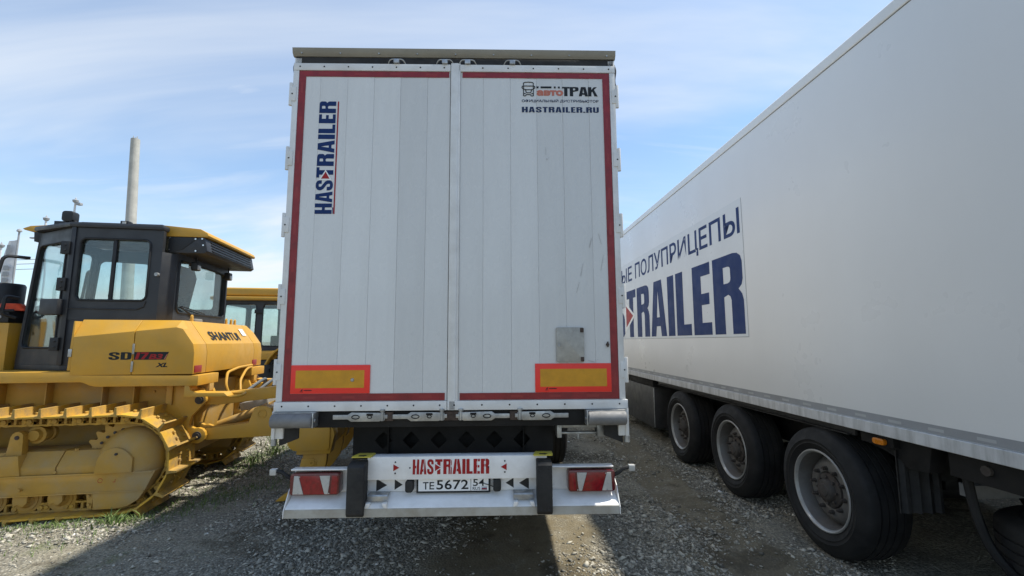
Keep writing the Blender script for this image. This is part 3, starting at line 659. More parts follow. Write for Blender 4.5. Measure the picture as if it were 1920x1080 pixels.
mb.build('rivet_row', 'black_steel', ub)
for x in (-.612, .665):
    yl = MB().prism([(x-.07, -.07), (x+.06, -.07), (x+.066, -.03), (x+.066, .05), (x-.05, .05), (x-.075, -.04)], .884, .890, 'z')
    yl.box(x-.06, x+.065, .03, .05, .865, .884); o = yl.build('tow_plate', 'tow_yellow', B, bevel=.002)
    flat('arrow_mark', 'print_black', o, [[(x-.03, -.05), (x+.005, -.05), (x+.005, -.06), (x+.03, -.035), (x+.005, -.01), (x+.005, -.02), (x-.03, -.02)]], Matrix.Translation((0, 0, .8902)))
for x in (-.632, .663):
    rb = MB(); w = .058 if x < 0 else .053
    rb.prism([(-.03, .862), (-.115, .852), (-.135, .835), (-.135, .53), (-.118, .508), (-.0965, .508), (-.0965, .56), (-.03, .60)], x-w, x+w, 'x')
    o = rb.build('bumper_buffer', 'black_rubber', B, bevel=.007)
    mb = MB()
    for dx in (-.030, .026):
        for z in (.805, .55): mb.lathe([(-.0005, .012), (-.002, .0125), (-.0025, .010), (-.0008, .006), (-.0008, 0)], (x+dx, -.135, z), 'y', 10)
    mb.build('buffer_bolt', 'cab_trim', o)
if True:
    pl = box('number_plate', 'print_black', B, -.238, .286, -.008, .012, .624, .732, bevel=.003)
    box('plate_face', 'print_white', pl, -.224, .272, -.0095, -.0082, .637, .719, bevel=0)
    text('lettering', 'ТЕ', 'print_black', pl, PL(-.192, .649, -.0097), .080, .050, bold=.016)
    text('lettering', '5672', 'print_black', pl, PL(-.096, .647, -.0097), .226, .066, bold=.016, spacing=1.05)
    text('lettering', '54', 'print_black', pl, PL(.162, .668, -.0097), .082, .048, bold=.012)
    text('lettering', 'RUS', 'print_black', pl, PL(.160, .642, -.0097), .055, .020, bold=.006)
    flat('plate_divider', 'print_black', pl, [[(.146, .634), (.149, .634), (.149, .722), (.146, .722)]], PL(0, 0, -.0097))
    for k, c in enumerate(('print_white', 'print_blue', 'print_red')): flat('plate_flag', c, pl, [[(.224, .658 - k*.006), (.262, .658 - k*.006), (.262, .6638 - k*.006), (.224, .6638 - k*.006)]], PL(0, 0, -.0097))
    flat('plate_flag_edge', 'print_black', pl, [[(.222, .641), (.264, .641), (.264, .644), (.222, .644)], [(.222, .664), (.264, .664), (.264, .6655), (.222, .6655)]], PL(0, 0, -.0097))
for x in (-.286, .334):
    lp = prism('plate_lamp', 'black_rubber', B, rrect(x-.028, x+.028, .634, .716, .018), -.035, .024, 'y', bevel=.008)
MB().tube([(.245, -.011, .683), (.268, -.016, .680), (.29, -.024, .674), (.306, -.012, .664)], .003, 6).build('lamp_cable', 'black_rubber', B)
fl = [[(-.528, .630), (-.528, .716), (-.452, .672)], [(-.398, .640), (-.398, .710), (-.342, .674)], [(.452, .644), (.452, .712), (.395, .678)], [(.562, .634), (.562, .718), (.492, .676)]]
for p in fl: MB().prism(p, .022, .0238, 'y').build('cut_out', 'cab_trim', B, smooth=False)
for x in (-.497, .497 + .024):
    br = MB(); br.prism([(.028, .63), (-.055, .632), (-.06, .622), (-.06, .590), (-.056, .590), (-.054, .622), (.028, .622)], x-.072, x+.070, 'x')
    br.build('chock_bracket', 'galvanised', B, bevel=.002)
    for sx in (-1, 1): MB().prism([(x + sx*.070, .588), (x + sx*.040, .588), (x + sx*.048, .565), (x + sx*.066, .554), (x + sx*.076, .554)], -.098, -.062, 'y').build('bracket_foot', 'white_bumper', B, bevel=.002)
for s, x0, x1 in ((-1, -1.108, -.765), (1, .835, 1.170)):
    z0, z1 = .632, .778
    lm = prism('tail_lamp', 'lens_dark_red', B, rrect(x0, x1, z0, z1, .022), -.052, .028, 'y', bevel=.010)
    f = lambda t: x0 + (x1-x0)*(t if s < 0 else 1-t)
    def plate(n, m, pts, y=-.055): return MB().prism([(f(a), z0 + (z1-z0)*b) for a, b in pts], y, -.0515, 'y').build(n, m, lm, bevel=.0015)
    plate('clear_lens', 'lens_white', [(.07, .06), (.285, .06), (.175, .90), (.09, .90)], -.057)
    plate('stop_lens', 'lens_red', [(.295, .06), (.70, .06), (.59, .90), (.185, .90)])
    plate('clear_lens', 'lens_white', [(.71, .06), (.775, .06), (.80, .5), (.81, .90), (.60, .90)], -.057)
    plate('fog_lens', 'lens_red', [(.83, .08), (.95, .08), (.97, .3), (.97, .75), (.95, .90), (.85, .90)], -.056)
    mb = MB()
    for a, b in ((.20, .86), (.78, .86), (.18, .10), (.80, .10)): mb.cyl((f(a), -.056, z0 + (z1-z0)*b), (f(a), -.059, z0 + (z1-z0)*b), .005, n=8)
    mb.build('lens_screw', 'galvanised', lm)
    xa = x0 if s < 0 else x1
    arm = MB().tube(fillet([(xa - s*.02, .0, .72), (xa + s*.03, -.01, .745), (xa + s*.075, -.02, .785), (xa + s*.12, -.02, .788)], .02), .014, 8).build('marker_arm', 'black_rubber', B)
    MB().box(min(xa + s*.105, xa + s*.150), max(xa + s*.105, xa + s*.150), -.040, .0, .764, .806).build('marker_lens', 'lens_white', arm, bevel=.006)
# running gear
for i in range(3):
    y = 3.2 + 1.36*i
    for s in (-1, 1): wheel(T, XO + s*1.04, y, .505, flip=(s > 0), nuts=False)
    MB().cyl((-.85, y, .505), (.87, y, .505), .07, n=16).build('axle', 'black_steel', T)
for s in (-1, 1):
    mb = MB(); pts = arc(3.2, .505, .60, 175, 100, 8) + [(6.2, 1.07), (6.2, 1.055)] + [(p[0]+.0, p[1]-.012) for p in arc(3.2, .505, .60, 100, 175, 8)]
    mb.prism(pts, XO + s*1.02 - .19, XO + s*1.02 + .19, 'x'); mb.build('mudguard', 'black_rubber', T)
    box('landing_leg', 'black_steel', T, s*.75-.06, s*.75+.06, 10.6, 10.72, .05, 1.05); box('landing_foot', 'black_steel', T, s*.75-.14, s*.75+.14, 10.5, 10.82, .0, .05)
mb = MB().box(.785, .82, .13, .24, .965, 1.072).box(.82, 1.13, .16, .22, 1.032, 1.060).box(.82, 1.10, .165, .215, .985, 1.0).box(1.09, 1.145, .13, .24, .97, 1.058).cyl((.955, .19, .986), (.955, .19, .945), .012, n=8)
mb.build('winch_bracket', 'galvanised', T, bevel=.003)
# ---------------------------------------------------------------- right trailer
Q = thing('box_trailer', 'white refrigerated box semi-trailer with large blue lettering along its dusty side', 'trailer', (2.6, 3.69, 0), (0, 0, math.atan(.04)))
YR, YF = -2.7, 10.8
box('side_wall', 'fridge_white', Q, 0, .07, YR, YF, 1.115, 3.93, bevel=.003)
box('side_wall', 'fridge_white', Q, 2.48, 2.55, YR, YF, 1.115, 3.93, bevel=.003)
MB().prism([(-.006, 3.936), (-.010, 3.945), (-.010, 4.02), (.02, 4.05), (2.53, 4.05), (2.56, 4.02), (2.56, 3.936)], YR, YF, 'y').build('roof_rail', 'fridge_white', Q, bevel=.004)
box('roof_seam', 'black_rubber', Q, .004, 2.546, YR, YF, 3.929, 3.937, bevel=0)
box('front_wall', 'fridge_white', Q, .07, 2.48, YF-.08, YF, 1.115, 3.93); box('rear_wall', 'fridge_white', Q, .07, 2.48, YR, YR+.08, 1.115, 3.93)
rl = MB().prism([(-.016, 1.030), (-.018, 1.034), (-.018, 1.108), (-.012, 1.114), (.05, 1.114), (.05, 1.030)], YR, YF, 'y').build('lower_rail', 'rail_dirty', Q, bevel=.003)
box('floor', 'black_steel', Q, .06, 2.49, YR+.05, YF-.05, 1.02, 1.10)
tp = box('reflective_tape', 'tape_silver', Q, -.0016, -.0002, YR, YF, 1.118, 1.172, bevel=0)
flat('tape_print', 'tape_silver_print', tp, [[(y, 1.134), (y+.10, 1.134), (y+.10, 1.152), (y, 1.152)] for y in np.arange(YR+.1, YF, .29)], basis((-.0018, 0, 0), (0, -1, 0), (0, 0, 1)) @ Matrix.Diagonal((-1, 1, 1, 1)), .0003)
# lettering panel
SP = lambda y, z, o=.0: basis((-.0016 - o, y, z), (0, -1, 0), (0, 0, 1))     # x runs towards the rear
st = prism('lettering_panel', 'sticker_grey', Q, rrect(1.185, 8.6, 1.735, 3.285, .02), -.0018, -.0002, 'x', bevel=0)
prism('panel_edge', 'tape_silver', st, [(1.185, 1.735), (1.185, 3.285), (1.193, 3.285), (1.193, 1.735)], -.0022, -.0019, 'x', bevel=0)
prism('panel_edge', 'tape_silver', st, [(1.193, 1.735), (8.6, 1.735), (8.6, 1.742), (1.193, 1.742)], -.0022, -.0019, 'x', bevel=0)
text('lettering', 'ПОЛУПРИЦЕПЫ', 'print_blue', st, SP(5.0, 2.838, .0008), 3.76, .362, bold=.014)
text('lettering', 'ЫЕ', 'print_blue', st, SP(5.93, 2.895, .0008), .73, .30, bold=.014)
block_text('lettering', 'TRAILER', 'print_blue', st, SP(5.60, 1.772, .0008), 4.36, .93)
block_text('lettering', 'HAS', 'print_blue', st, SP(7.60, 1.772, .0008), 1.88, .93)
flat('arrow_mark', 'print_white', st, [[(-.16, .08), (.52, .42), (-.16, .76)]], SP(5.60, 1.772, .0018))
flat('arrow_mark', 'print_red', st, [[(-.06, .20), (.40, .42), (-.06, .64)]], SP(5.60, 1.772, .0028))
# running gear
for x in (.165, 2.55 - .165):
    for i in range(3): wheel(Q, x, .26 + 1.435*i, .452, flip=x > 1).scale = (1.02, 1.02, 1.02)
for i in range(3): MB().cyl((.42, .26 + 1.435*i, .452), (2.1, .26 + 1.435*i, .452), .075, n=16).build('axle', 'black_steel', Q)
for s, x in ((0, .10), (1, 2.45)):
    box('sub_rail', 'toolbox_black', Q, x-.012, x+.012, -.05, 4.2, .955, 1.03)
    MB().prism([(x-.05 if s == 0 else x-.3, .968), (x+.3 if s == 0 else x+.05, .968), (x+.3 if s == 0 else x+.05, .958), (x-.05 if s == 0 else x-.3, .958)], -.02, 4.15, 'y').build('mudguard', 'black_rubber', Q)
for x in (.78, 1.77):
    box('chassis_rail', 'black_steel', Q, x-.06, x+.06, YR+.3, 9.5, .82, 1.02)
for i in range(3):
    y = .26 + 1.435*i
    for x in (.78, 1.77):
        MB().cyl((x, y-.25, .62), (x, y-.25, .84), .12, .13, 16).build('air_spring', 'black_rubber', Q)
        prism('trailing_arm', 'black_steel', Q, [(y-.36, .62), (y+.15, .60), (y+.55, .72), (y+.55, .62), (y+.15, .52), (y-.36, .55)], x-.05, x+.05, 'x')
bxo = MB().prism(rrect(4.36, 6.5, .185, .885, .03), .07, .62, 'x').build('pallet_box', 'toolbox_black', Q, bevel=.006)
box('box_trim', 'galvanised', bxo, .062, .069, 4.37, 4.395, .21, .87); box('box_hanger', 'black_steel', bxo, .10, .55, 4.5, 6.3, .885, 1.02)
fl = MB(); pts = [(x, -.40 + .014*math.sin(i*1.9)) for i, x in enumerate(np.linspace(.09, .40, 14))]
fl.prism(pts + [(x, y+.008) for x, y in pts[::-1]], .50, .925, 'z'); fl.build('mud_flap', 'black_rubber', Q)
ml = prism('marker_lamp', 'lens_amber', Q, rrect(-.375, -.275, .950, .995, .018), .03, .06, 'x', bevel=.008)
MB().prism([(.06, 1.03), (.06, .94), (.13, .94), (.13, 1.03)], -.42, -.14, 'y').build('lamp_bracket', 'black_steel', Q, bevel=.004)
prism('rear_bracket', 'black_steel', Q, [(-.12, 1.03), (-.12, .93), (-.28, .90), (-.42, .86), (-.46, .82), (-.62, .83), (-.66, 1.03)], .11, .22, 'x')
box('rear_bracket', 'black_steel', Q, .10, .30, -1.9, -.77, .86, 1.03); MB().cyl((.098, -1.0, .95), (.08, -1.0, .95), .03, n=8).build('bracket_bolt', 'hub_dirty', Q)
MB().tube(fillet([(.19, -.78, .90), (.20, -.80, .66), (.215, -.84, .48), (.26, -.92, .34), (.42, -1.0, .23), (.75, -1.07, .21), (1.2, -1.07, .22), (1.34, -1.07, .40), (1.36, -1.07, .88)], .08), .026, 8).build('spare_carrier_bar', 'black_steel', Q)
box('cross_tube', 'grey_roller', Q, .28, 2.3, -.72, -.64, .70, .78)
w = wheel(Q, .75, -1.07, .45, rot=(0, R(90), 0))

def copy_tree(o, parent=None, skip=()):
    c = o.copy(); COL.objects.link(c); c.parent = parent
    for ch in list(o.children):
        if ch.name.split('.')[0] not in skip: copy_tree(ch, c, skip)
    return c
Q2 = copy_tree(Q, None, ('lettering_panel', 'mud_flap'))
for s_, y0, y1 in ((.03, 4.2, 9.6), (2.50, YR+.2, 9.6)): box('light_block_skirt', 'toolbox_black', Q2, s_, s_+.015, y0, y1, .22, 1.02)  # added panels that block light from reaching the ground under the trailers
Q2.location = (5.85, 3.3, 0); tag(Q2, 'white box trailer parked on the far side of the lettered trailer, glimpsed under its chassis', 'trailer')

box('light_block_panel', 'black_steel', Q, .50, .512, -.2, 4.3, .60, 1.018)  # added dark sheet that shuts out bright gaps showing above the tyres
# ---------------------------------------------------------------- bulldozer (local x = towards its ripper, y = away from the camera)
dzr = R(10)
D = thing('bulldozer', 'yellow crawler bulldozer with black cab and rear ripper parked on gravel', 'bulldozer', (-3.92 - 1.2*math.sin(dzr), 4.59 + 1.2*math.cos(dzr), -.03), (0, 0, dzr))
# tracks
SP_, ID_, RT = (.02, .515), (-2.72, .515), .465
Ls = SP_[0]-ID_[0]; PER = 2*Ls + 2*math.pi*RT; NS = 39; pitch = PER/NS
def track_pt(s):
    s %= PER
    if s < Ls: return (ID_[0]+s, SP_[1]+RT), 0.
    s -= Ls
    if s < math.pi*RT: a = s/RT; return (SP_[0]+RT*math.sin(a), SP_[1]+RT*math.cos(a)), a
    s -= math.pi*RT
    if s < Ls: return (SP_[0]-s, SP_[1]-RT), math.pi
    s -= Ls; a = math.pi + s/RT; return (ID_[0]+RT*math.sin(a), ID_[1]+RT*math.cos(a)), a
h = pitch/2
shoe = MB().prism([(-h-.004, .002), (-h+.03, .012), (h-.03, .016), (h-.022, .088), (h-.003, .088), (h+.002, .016), (h+.012, -.010), (h-.03, -.004), (-h+.02, -.006)], -.255, .255, 'y')
for yy in (-.075, .075):
    for xx in (-.05, .02): shoe.cyl((xx, yy, .012), (xx, yy, .034), .017, n=6)
shoe_me = shoe.mesh('track_shoe', 'yellow_track', bevel=.002, seg=1)
lk = MB()
for yy in (-.098, .062):
    lk.prism(arc(-.085, -.055, .047, 90, 270, 6) + [(-.058, -.102), (-.058, -.008)], yy, yy+.036, 'y')
    lk.prism([(.058, -.008), (.058, -.102)] + arc(.085, -.055, .047, -90, 90, 6), yy, yy+.036, 'y')
    lk.prism([(-.058, -.102), (-.058, -.082), (.058, -.082), (.058, -.102), (.0, -.096)], yy, yy+.036, 'y')
    lk.prism([(-.058, -.026), (-.058, -.008), (.058, -.008), (.058, -.026)], yy, yy+.036, 'y'); lk.box(-.012, .012, yy+.002, yy+.034, -.082, -.026)
lk.cyl((-.085, -.115, -.055), (-.085, .115, -.055), .024, n=10); lk.cyl((.085, -.108, -.055), (.085, .108, -.055), .020, n=8)
link_me = lk.mesh('chain_link', 'yellow_track', bevel=.002, seg=1)
hole_mb = MB()
for s in (-1, 1):
    tr_ = MB()
    for i in range(NS):
        (u, z), a = track_pt(i*pitch + .02); nx_, nz_ = math.sin(a), math.cos(a)
        p = (u + math.cos(a)*pitch/2 - nx_*.055, z - math.sin(a)*pitch/2 - nz_*.055)
        tr_.cyl((p[0], s*.945-.10, p[1]), (p[0], s*.945+.10, p[1]), .026, n=10)
    tc_ = tr_.build('track_chain', 'yellow_track', D)
    for i in range(NS):
        (u, z), a = track_pt(i*pitch + .02)
        link('track_shoe', shoe_me, tc_, (u, s*.945, z), (0, a, 0))
        link('chain_link', link_me, tc_, (u, s*.945, z), (0, a, 0))
    # sprocket
    gear = []
    for i in range(26):
        a = 2*math.pi*i/26
        for da, r in ((-.10, .372), (-.025, .425), (.025, .425), (.10, .372)): gear.append((SP_[0] + r*math.cos(a+da), SP_[1] + r*math.sin(a+da)))
    prism('sprocket', 'yellow_dusty', D, gear, s*.945-.035, s*.945+.035, bevel=.003)
    rw = MB()
    for i in range(26): a = 2*math.pi*(i+.5)/26; rw.cyl((SP_[0]+.31*math.cos(a), s*.99, SP_[1]+.31*math.sin(a)), (SP_[0]+.31*math.cos(a), s*1.0, SP_[1]+.31*math.sin(a)), .015, n=6)
    rw.build('sprocket_bolt', 'hub_dirty', D)
    # final drive dome and its outer support
    MB().lathe([(s*a, r) for a, r in ((.0, .30), (.05, .305), (.12, .30), (.18, .275), (.225, .23), (.25, .17), (.262, .10), (.265, 0))], (.075, s*.90, .545), 'y', 40).build('final_drive', 'yellow_dusty', D)
    prism('drive_support', 'yellow_dusty', D, [(-.165, .434)] + arc(.0, .52, .155, 180, 40, 10) + [(.165, .57), (.165, .434)], s*1.02, s*1.186, bevel=.012)
    MB().cyl((.02, s*1.186, .615), (.02, s*1.20, .615), .013, n=6).build('support_bolt', 'hub_dirty', D)
    # track frame
    fr = prism('track_frame', 'yellow_dusty', D, [(-2.45, .245), (-2.45, .433), (.356, .433), (.275, .243)], s*.76, s*1.150, bevel=.006)
    MB().box(-2.4, .33, min(s*1.150, s*1.158), max(s*1.150, s*1.158), .415, .433).box(-2.4, .27, min(s*1.150, s*1.157), max(s*1.150, s*1.157), .243, .254).build('frame_lip', 'yellow_dusty', fr, bevel=.002)
    prism('roller_guard', 'yellow_dusty', D, [(-.178, .242), (-.163, .088), (.03, .086), (.13, .105), (.22, .16), (.272, .242)], s*1.06, s*1.146, bevel=.006)
    prism('guard_end', 'yellow_dusty', D, [(-.245, .242), (-.225, .10), (-.19, .09), (-.18, .242)], s*1.07, s*1.125, bevel=.004)
    MB().cyl((-.215, s*1.125, .215), (-.215, s*1.14, .215), .014, n=6).cyl((-.21, s*1.125, .135), (-.21, s*1.14, .135), .014, n=6).build('guard_bolt', 'yellow_dusty', D)
    # recoil spring housing with chamfered top
    v0, v1 = s*.78, s*1.135
    for (a, b) in ((-2.3, -.525), (-.515, -.17)):
        MB().prism([(v1, .434), (v1, .50), (v1 - s*.10, .635), (v0, .645), (v0, .434)], a, b, 'x').build('spring_cover', 'yellow_dusty', D, bevel=.008)
    MB().cyl((-.52, v1, .455), (-.52, v1 + s*.012, .455), .016, n=6).cyl((-.42, v1 - s*.10, .632), (-.42, v1 - s*.10, .652), .018, n=6).build('cover_bolt', 'yellow_dusty', D)
    # carrier rollers
    for u in (-.88, -1.9):
        prism('carrier_bracket', 'yellow_dusty', D, [(u-.15, .434), (u-.13, .62), (u+.045, .62), (u+.075, .434)], s*.98, s*1.152, bevel=.006)
        prism('carrier_bracket', 'yellow_dusty', D, [(u-.10, .62), (u-.075, .80)] + arc(u-.02, .79, .052, 170, 20, 5) + [(u+.035, .62)], s*1.03, s*1.10, bevel=.006)
        cr = MB().lathe([(s*a, r) for a, r in ((-.16, 0), (-.16, .085), (-.12, .085), (-.115, .07), (-.04, .07), (-.035, .085), (.0, .085), (.005, .06), (.04, .05), (.04, 0))], (u+.07, s*1.0, .79), 'y', 28).build('carrier_roller', 'yellow_dusty', D)
        MB().cyl((u-.02, s*1.10, .785), (u-.02, s*1.106, .785), .02, n=10).build('roller_pin', 'rust', cr)
    for i in range(8):
        u = -.50 - i*.293
        r_ = MB().lathe([(s*a, r) for a, r in ((-.20, .118), (-.17, .118), (-.165, .095), (-.03, .095), (-.025, .125), (.0, .125), (.004, .10), (.012, .10), (.012, .075), (.06, .05), (.065, 0))], (u, s*1.045, .185), 'y', 28).build('track_roller', 'yellow_dusty', D)
        prism('roller_collar', 'yellow_dusty', r_, [(u-.06, .195), (u-.05, .15), (u-.02, .165), (u+.03, .145), (u+.06, .175), (u+.06, .243), (u-.06, .243)], s*1.09, s*1.13, bevel=.005)
    MB().lathe([(s*a, r) for a, r in ((-.10, .30), (-.09, .335), (-.05, .335), (-.045, .37), (.045, .37), (.05, .335), (.09, .335), (.10, .30), (.10, .09), (.16, .09), (.16, 0))], (ID_[0], s*.945, .50), 'y', 40).build('idler', 'yellow_dusty', D)
    box('frame_boss', 'yellow_dusty', D, -1.12, -.98, s*1.15, s*1.20, .29, .40); MB().cyl((-.78, s*1.15, .31), (-.78, s*1.18, .31), .016, n=6).build('frame_bolt', 'yellow_dusty', D)
    # push arm and trunnion to the blade
    MB().prism([(-1.22, .36), (-1.22, .50), (-3.6, .55), (-3.6, .33)], s*1.23, s*1.36, 'y').build('push_arm', 'yellow', D, bevel=.01)
    # fender deck
    prism('fender_deck', 'yellow', D, [(-2.0, 1.30), (-2.0, 1.408), (-.50, 1.408), (-.50, 1.372), (.60, 1.358), (.60, 1.248), (-.36, 1.252), (-.42, 1.268), (-.47, 1.293), (-.50, 1.30)], s*.5, s*.976, bevel=.006)
    ff = prism('fender_skirt', 'yellow_dusty', D, [(-2.2, 1.0), (-2.2, 1.299), (-.51, 1.299), (-.40, 1.25), (.60, 1.247), (.60, 1.17), (.40, .98), (.2, .98)], s*.60, s*.70, bevel=.004)
    for u in (-1.35, -.92, -.40, -.10, .27): box('skirt_rib', 'yellow_dusty', ff, u-.006, u+.006, s*.70, s*.80, 1.03, 1.246 if u > -.45 else 1.298, bevel=.002)
box('hull', 'yellow_dusty', D, -2.7, .32, -.56, .56, .42, 1.25, bevel=.02)
for u in (.05, .16): MB().cyl((u, -.70, 1.17), (u, -.715, 1.17), .013, n=6).build('skirt_bolt', 'yellow_dusty', D)
# rear fuel tank in panels
def tank_piece(name, u0, u1, v0, v1, rear):
    # section at a given v: crease near the outer sides; top flat
    def zt(u): return 1.768 + (u+.57)*.112      # outer crease height along u
    TOPZ = 1.95; bot = 1.372
    def outer(v): return abs(v) > .979
    mb = MB(); vs = []; U = [u0, u1]
    prof = []
    def section(u, zmax):
        pts = []
        if outer(v0): pts += [(v0, bot), (v0, min(zt(u), zmax)), (v0 + .11, zmax)]
        else: pts += [(v0, bot), (v0, zmax)]
        if outer(v1): pts += [(v1 - .11, zmax), (v1, min(zt(u), zmax)), (v1, bot)]
        else: pts += [(v1, zmax), (v1, bot)]
        return pts
    secs = [(u0, section(u0, TOPZ))]
    if rear: secs += [(.35, section(.35, TOPZ)), (.415, section(.415, 1.855)), (.527, section(.527, 1.692)), (.545, [(v, bot if k in (0, 99) else z) for k, (v, z) in enumerate(section(.545, 1.60))])]
    else: secs += [(u1, section(u1, TOPZ))]
    n = len(secs[0][1])
    for u, sec in secs: vs += [(u, v, z) for v, z in sec]
    fs = [tuple(range(n-1, -1, -1)), tuple(range((len(secs)-1)*n, len(secs)*n))]
    for i in range(len(secs)-1): fs += [(i*n+k, i*n+(k+1) % n, (i+1)*n+(k+1) % n, (i+1)*n+k) for k in range(n)]
    return mb.add(vs, fs).build(name, 'yellow', D, bevel=.006, ang=25)
td = tank_piece('side_door', -.60, -.042, -.98, -.60, False)
tp1 = tank_piece('tank_corner', -.036, .53, -.98, -.698, True)
tank_piece('fuel_tank', -.036, .53, -.692, .692, True)
tank_piece('tank_corner', -.036, .53, .698, .98, True); tank_piece('side_door', -.60, -.042, .60, .98, False)
prism('front_post', 'yellow', D, [(-.634, 1.42), (-.618, 1.93), (-.604, 1.93), (-.604, 1.42)], -.972, -.62, bevel=.004)
lt = box('door_latch', 'galvanised', td, -.632, -.60, -.987, -.955, 1.56, 1.64); 
for z in (1.40, 1.585):
    box('door_hinge', 'zinc_plate', td, -.046, -.026, -.990, -.981, z, z+.11, bevel=.003)
NS_ = lambda u, z, o=0: basis((u, -.9815 - o, z), (1, 0, 0), (0, 0, 1))
block_text('lettering', 'SD', 'print_black', td, NS_(-.262, 1.528), .212, .078)
bar = flat('decal_band', 'print_black', tp1, [[(-.028, 1.526), (.270, 1.526), (.300, 1.608), (-.028, 1.608)]], NS_(0, 0))
block_text('lettering', 'I7', 'print_red', bar, NS_(-.016, 1.531, .001) @ Matrix(((1, .25, 0, 0), (0, 1, 0, 0), (0, 0, 1, 0), (0, 0, 0, 1))), .110, .073)
text('lettering', 'B3', 'print_red', bar, NS_(.112, 1.531, .001), .135, .056, bold=.035, shear=.2)
flat('decal_slash', 'print_orange', bar, [[(.256, 1.529), (.268, 1.529), (.290, 1.585), (.283, 1.585)]], NS_(0, 0, .001))
text('lettering', 'XL', 'print_black', tp1, NS_(.182, 1.448), .115, .045, bold=.04, shear=.3)
sl = Vector((-.112, 0, .163)).normalized()
text('lettering', 'SHANTUI', 'print_black', D, basis((.505, -.50, 1.735), (0, 1, 0), (sl.x, 0, sl.z)) , .82, .125, bold=.022, spacing=1.05)
flat('paper_tag', 'print_white', D, [[(0, 0), (.13, 0), (.13, .11), (0, .11)]], basis((.465, .46, 1.80), (0, 1, 0), (sl.x, 0, sl.z)))
for v in (-.96, .64): MB().box(.546, .552, v, v+.155, 1.385, 1.46).build('reflector', 'tape_red_print', D, bevel=.002)
for v in (-.55, .35, .5, .62):
    MB().prism([(v-.025, 1.945), (v+.025, 1.945), (v+.02, 2.01), (v, 2.03), (v-.02, 2.01)], .28, .30, 'x').build('lifting_lug', 'yellow', D, bevel=.003)
MB().lathe([(0, .07), (.03, .07), (.035, .06), (.04, 0)], (.25, -.38, 1.95), 'z', 20).build('filler_cap', 'zinc_plate', D)
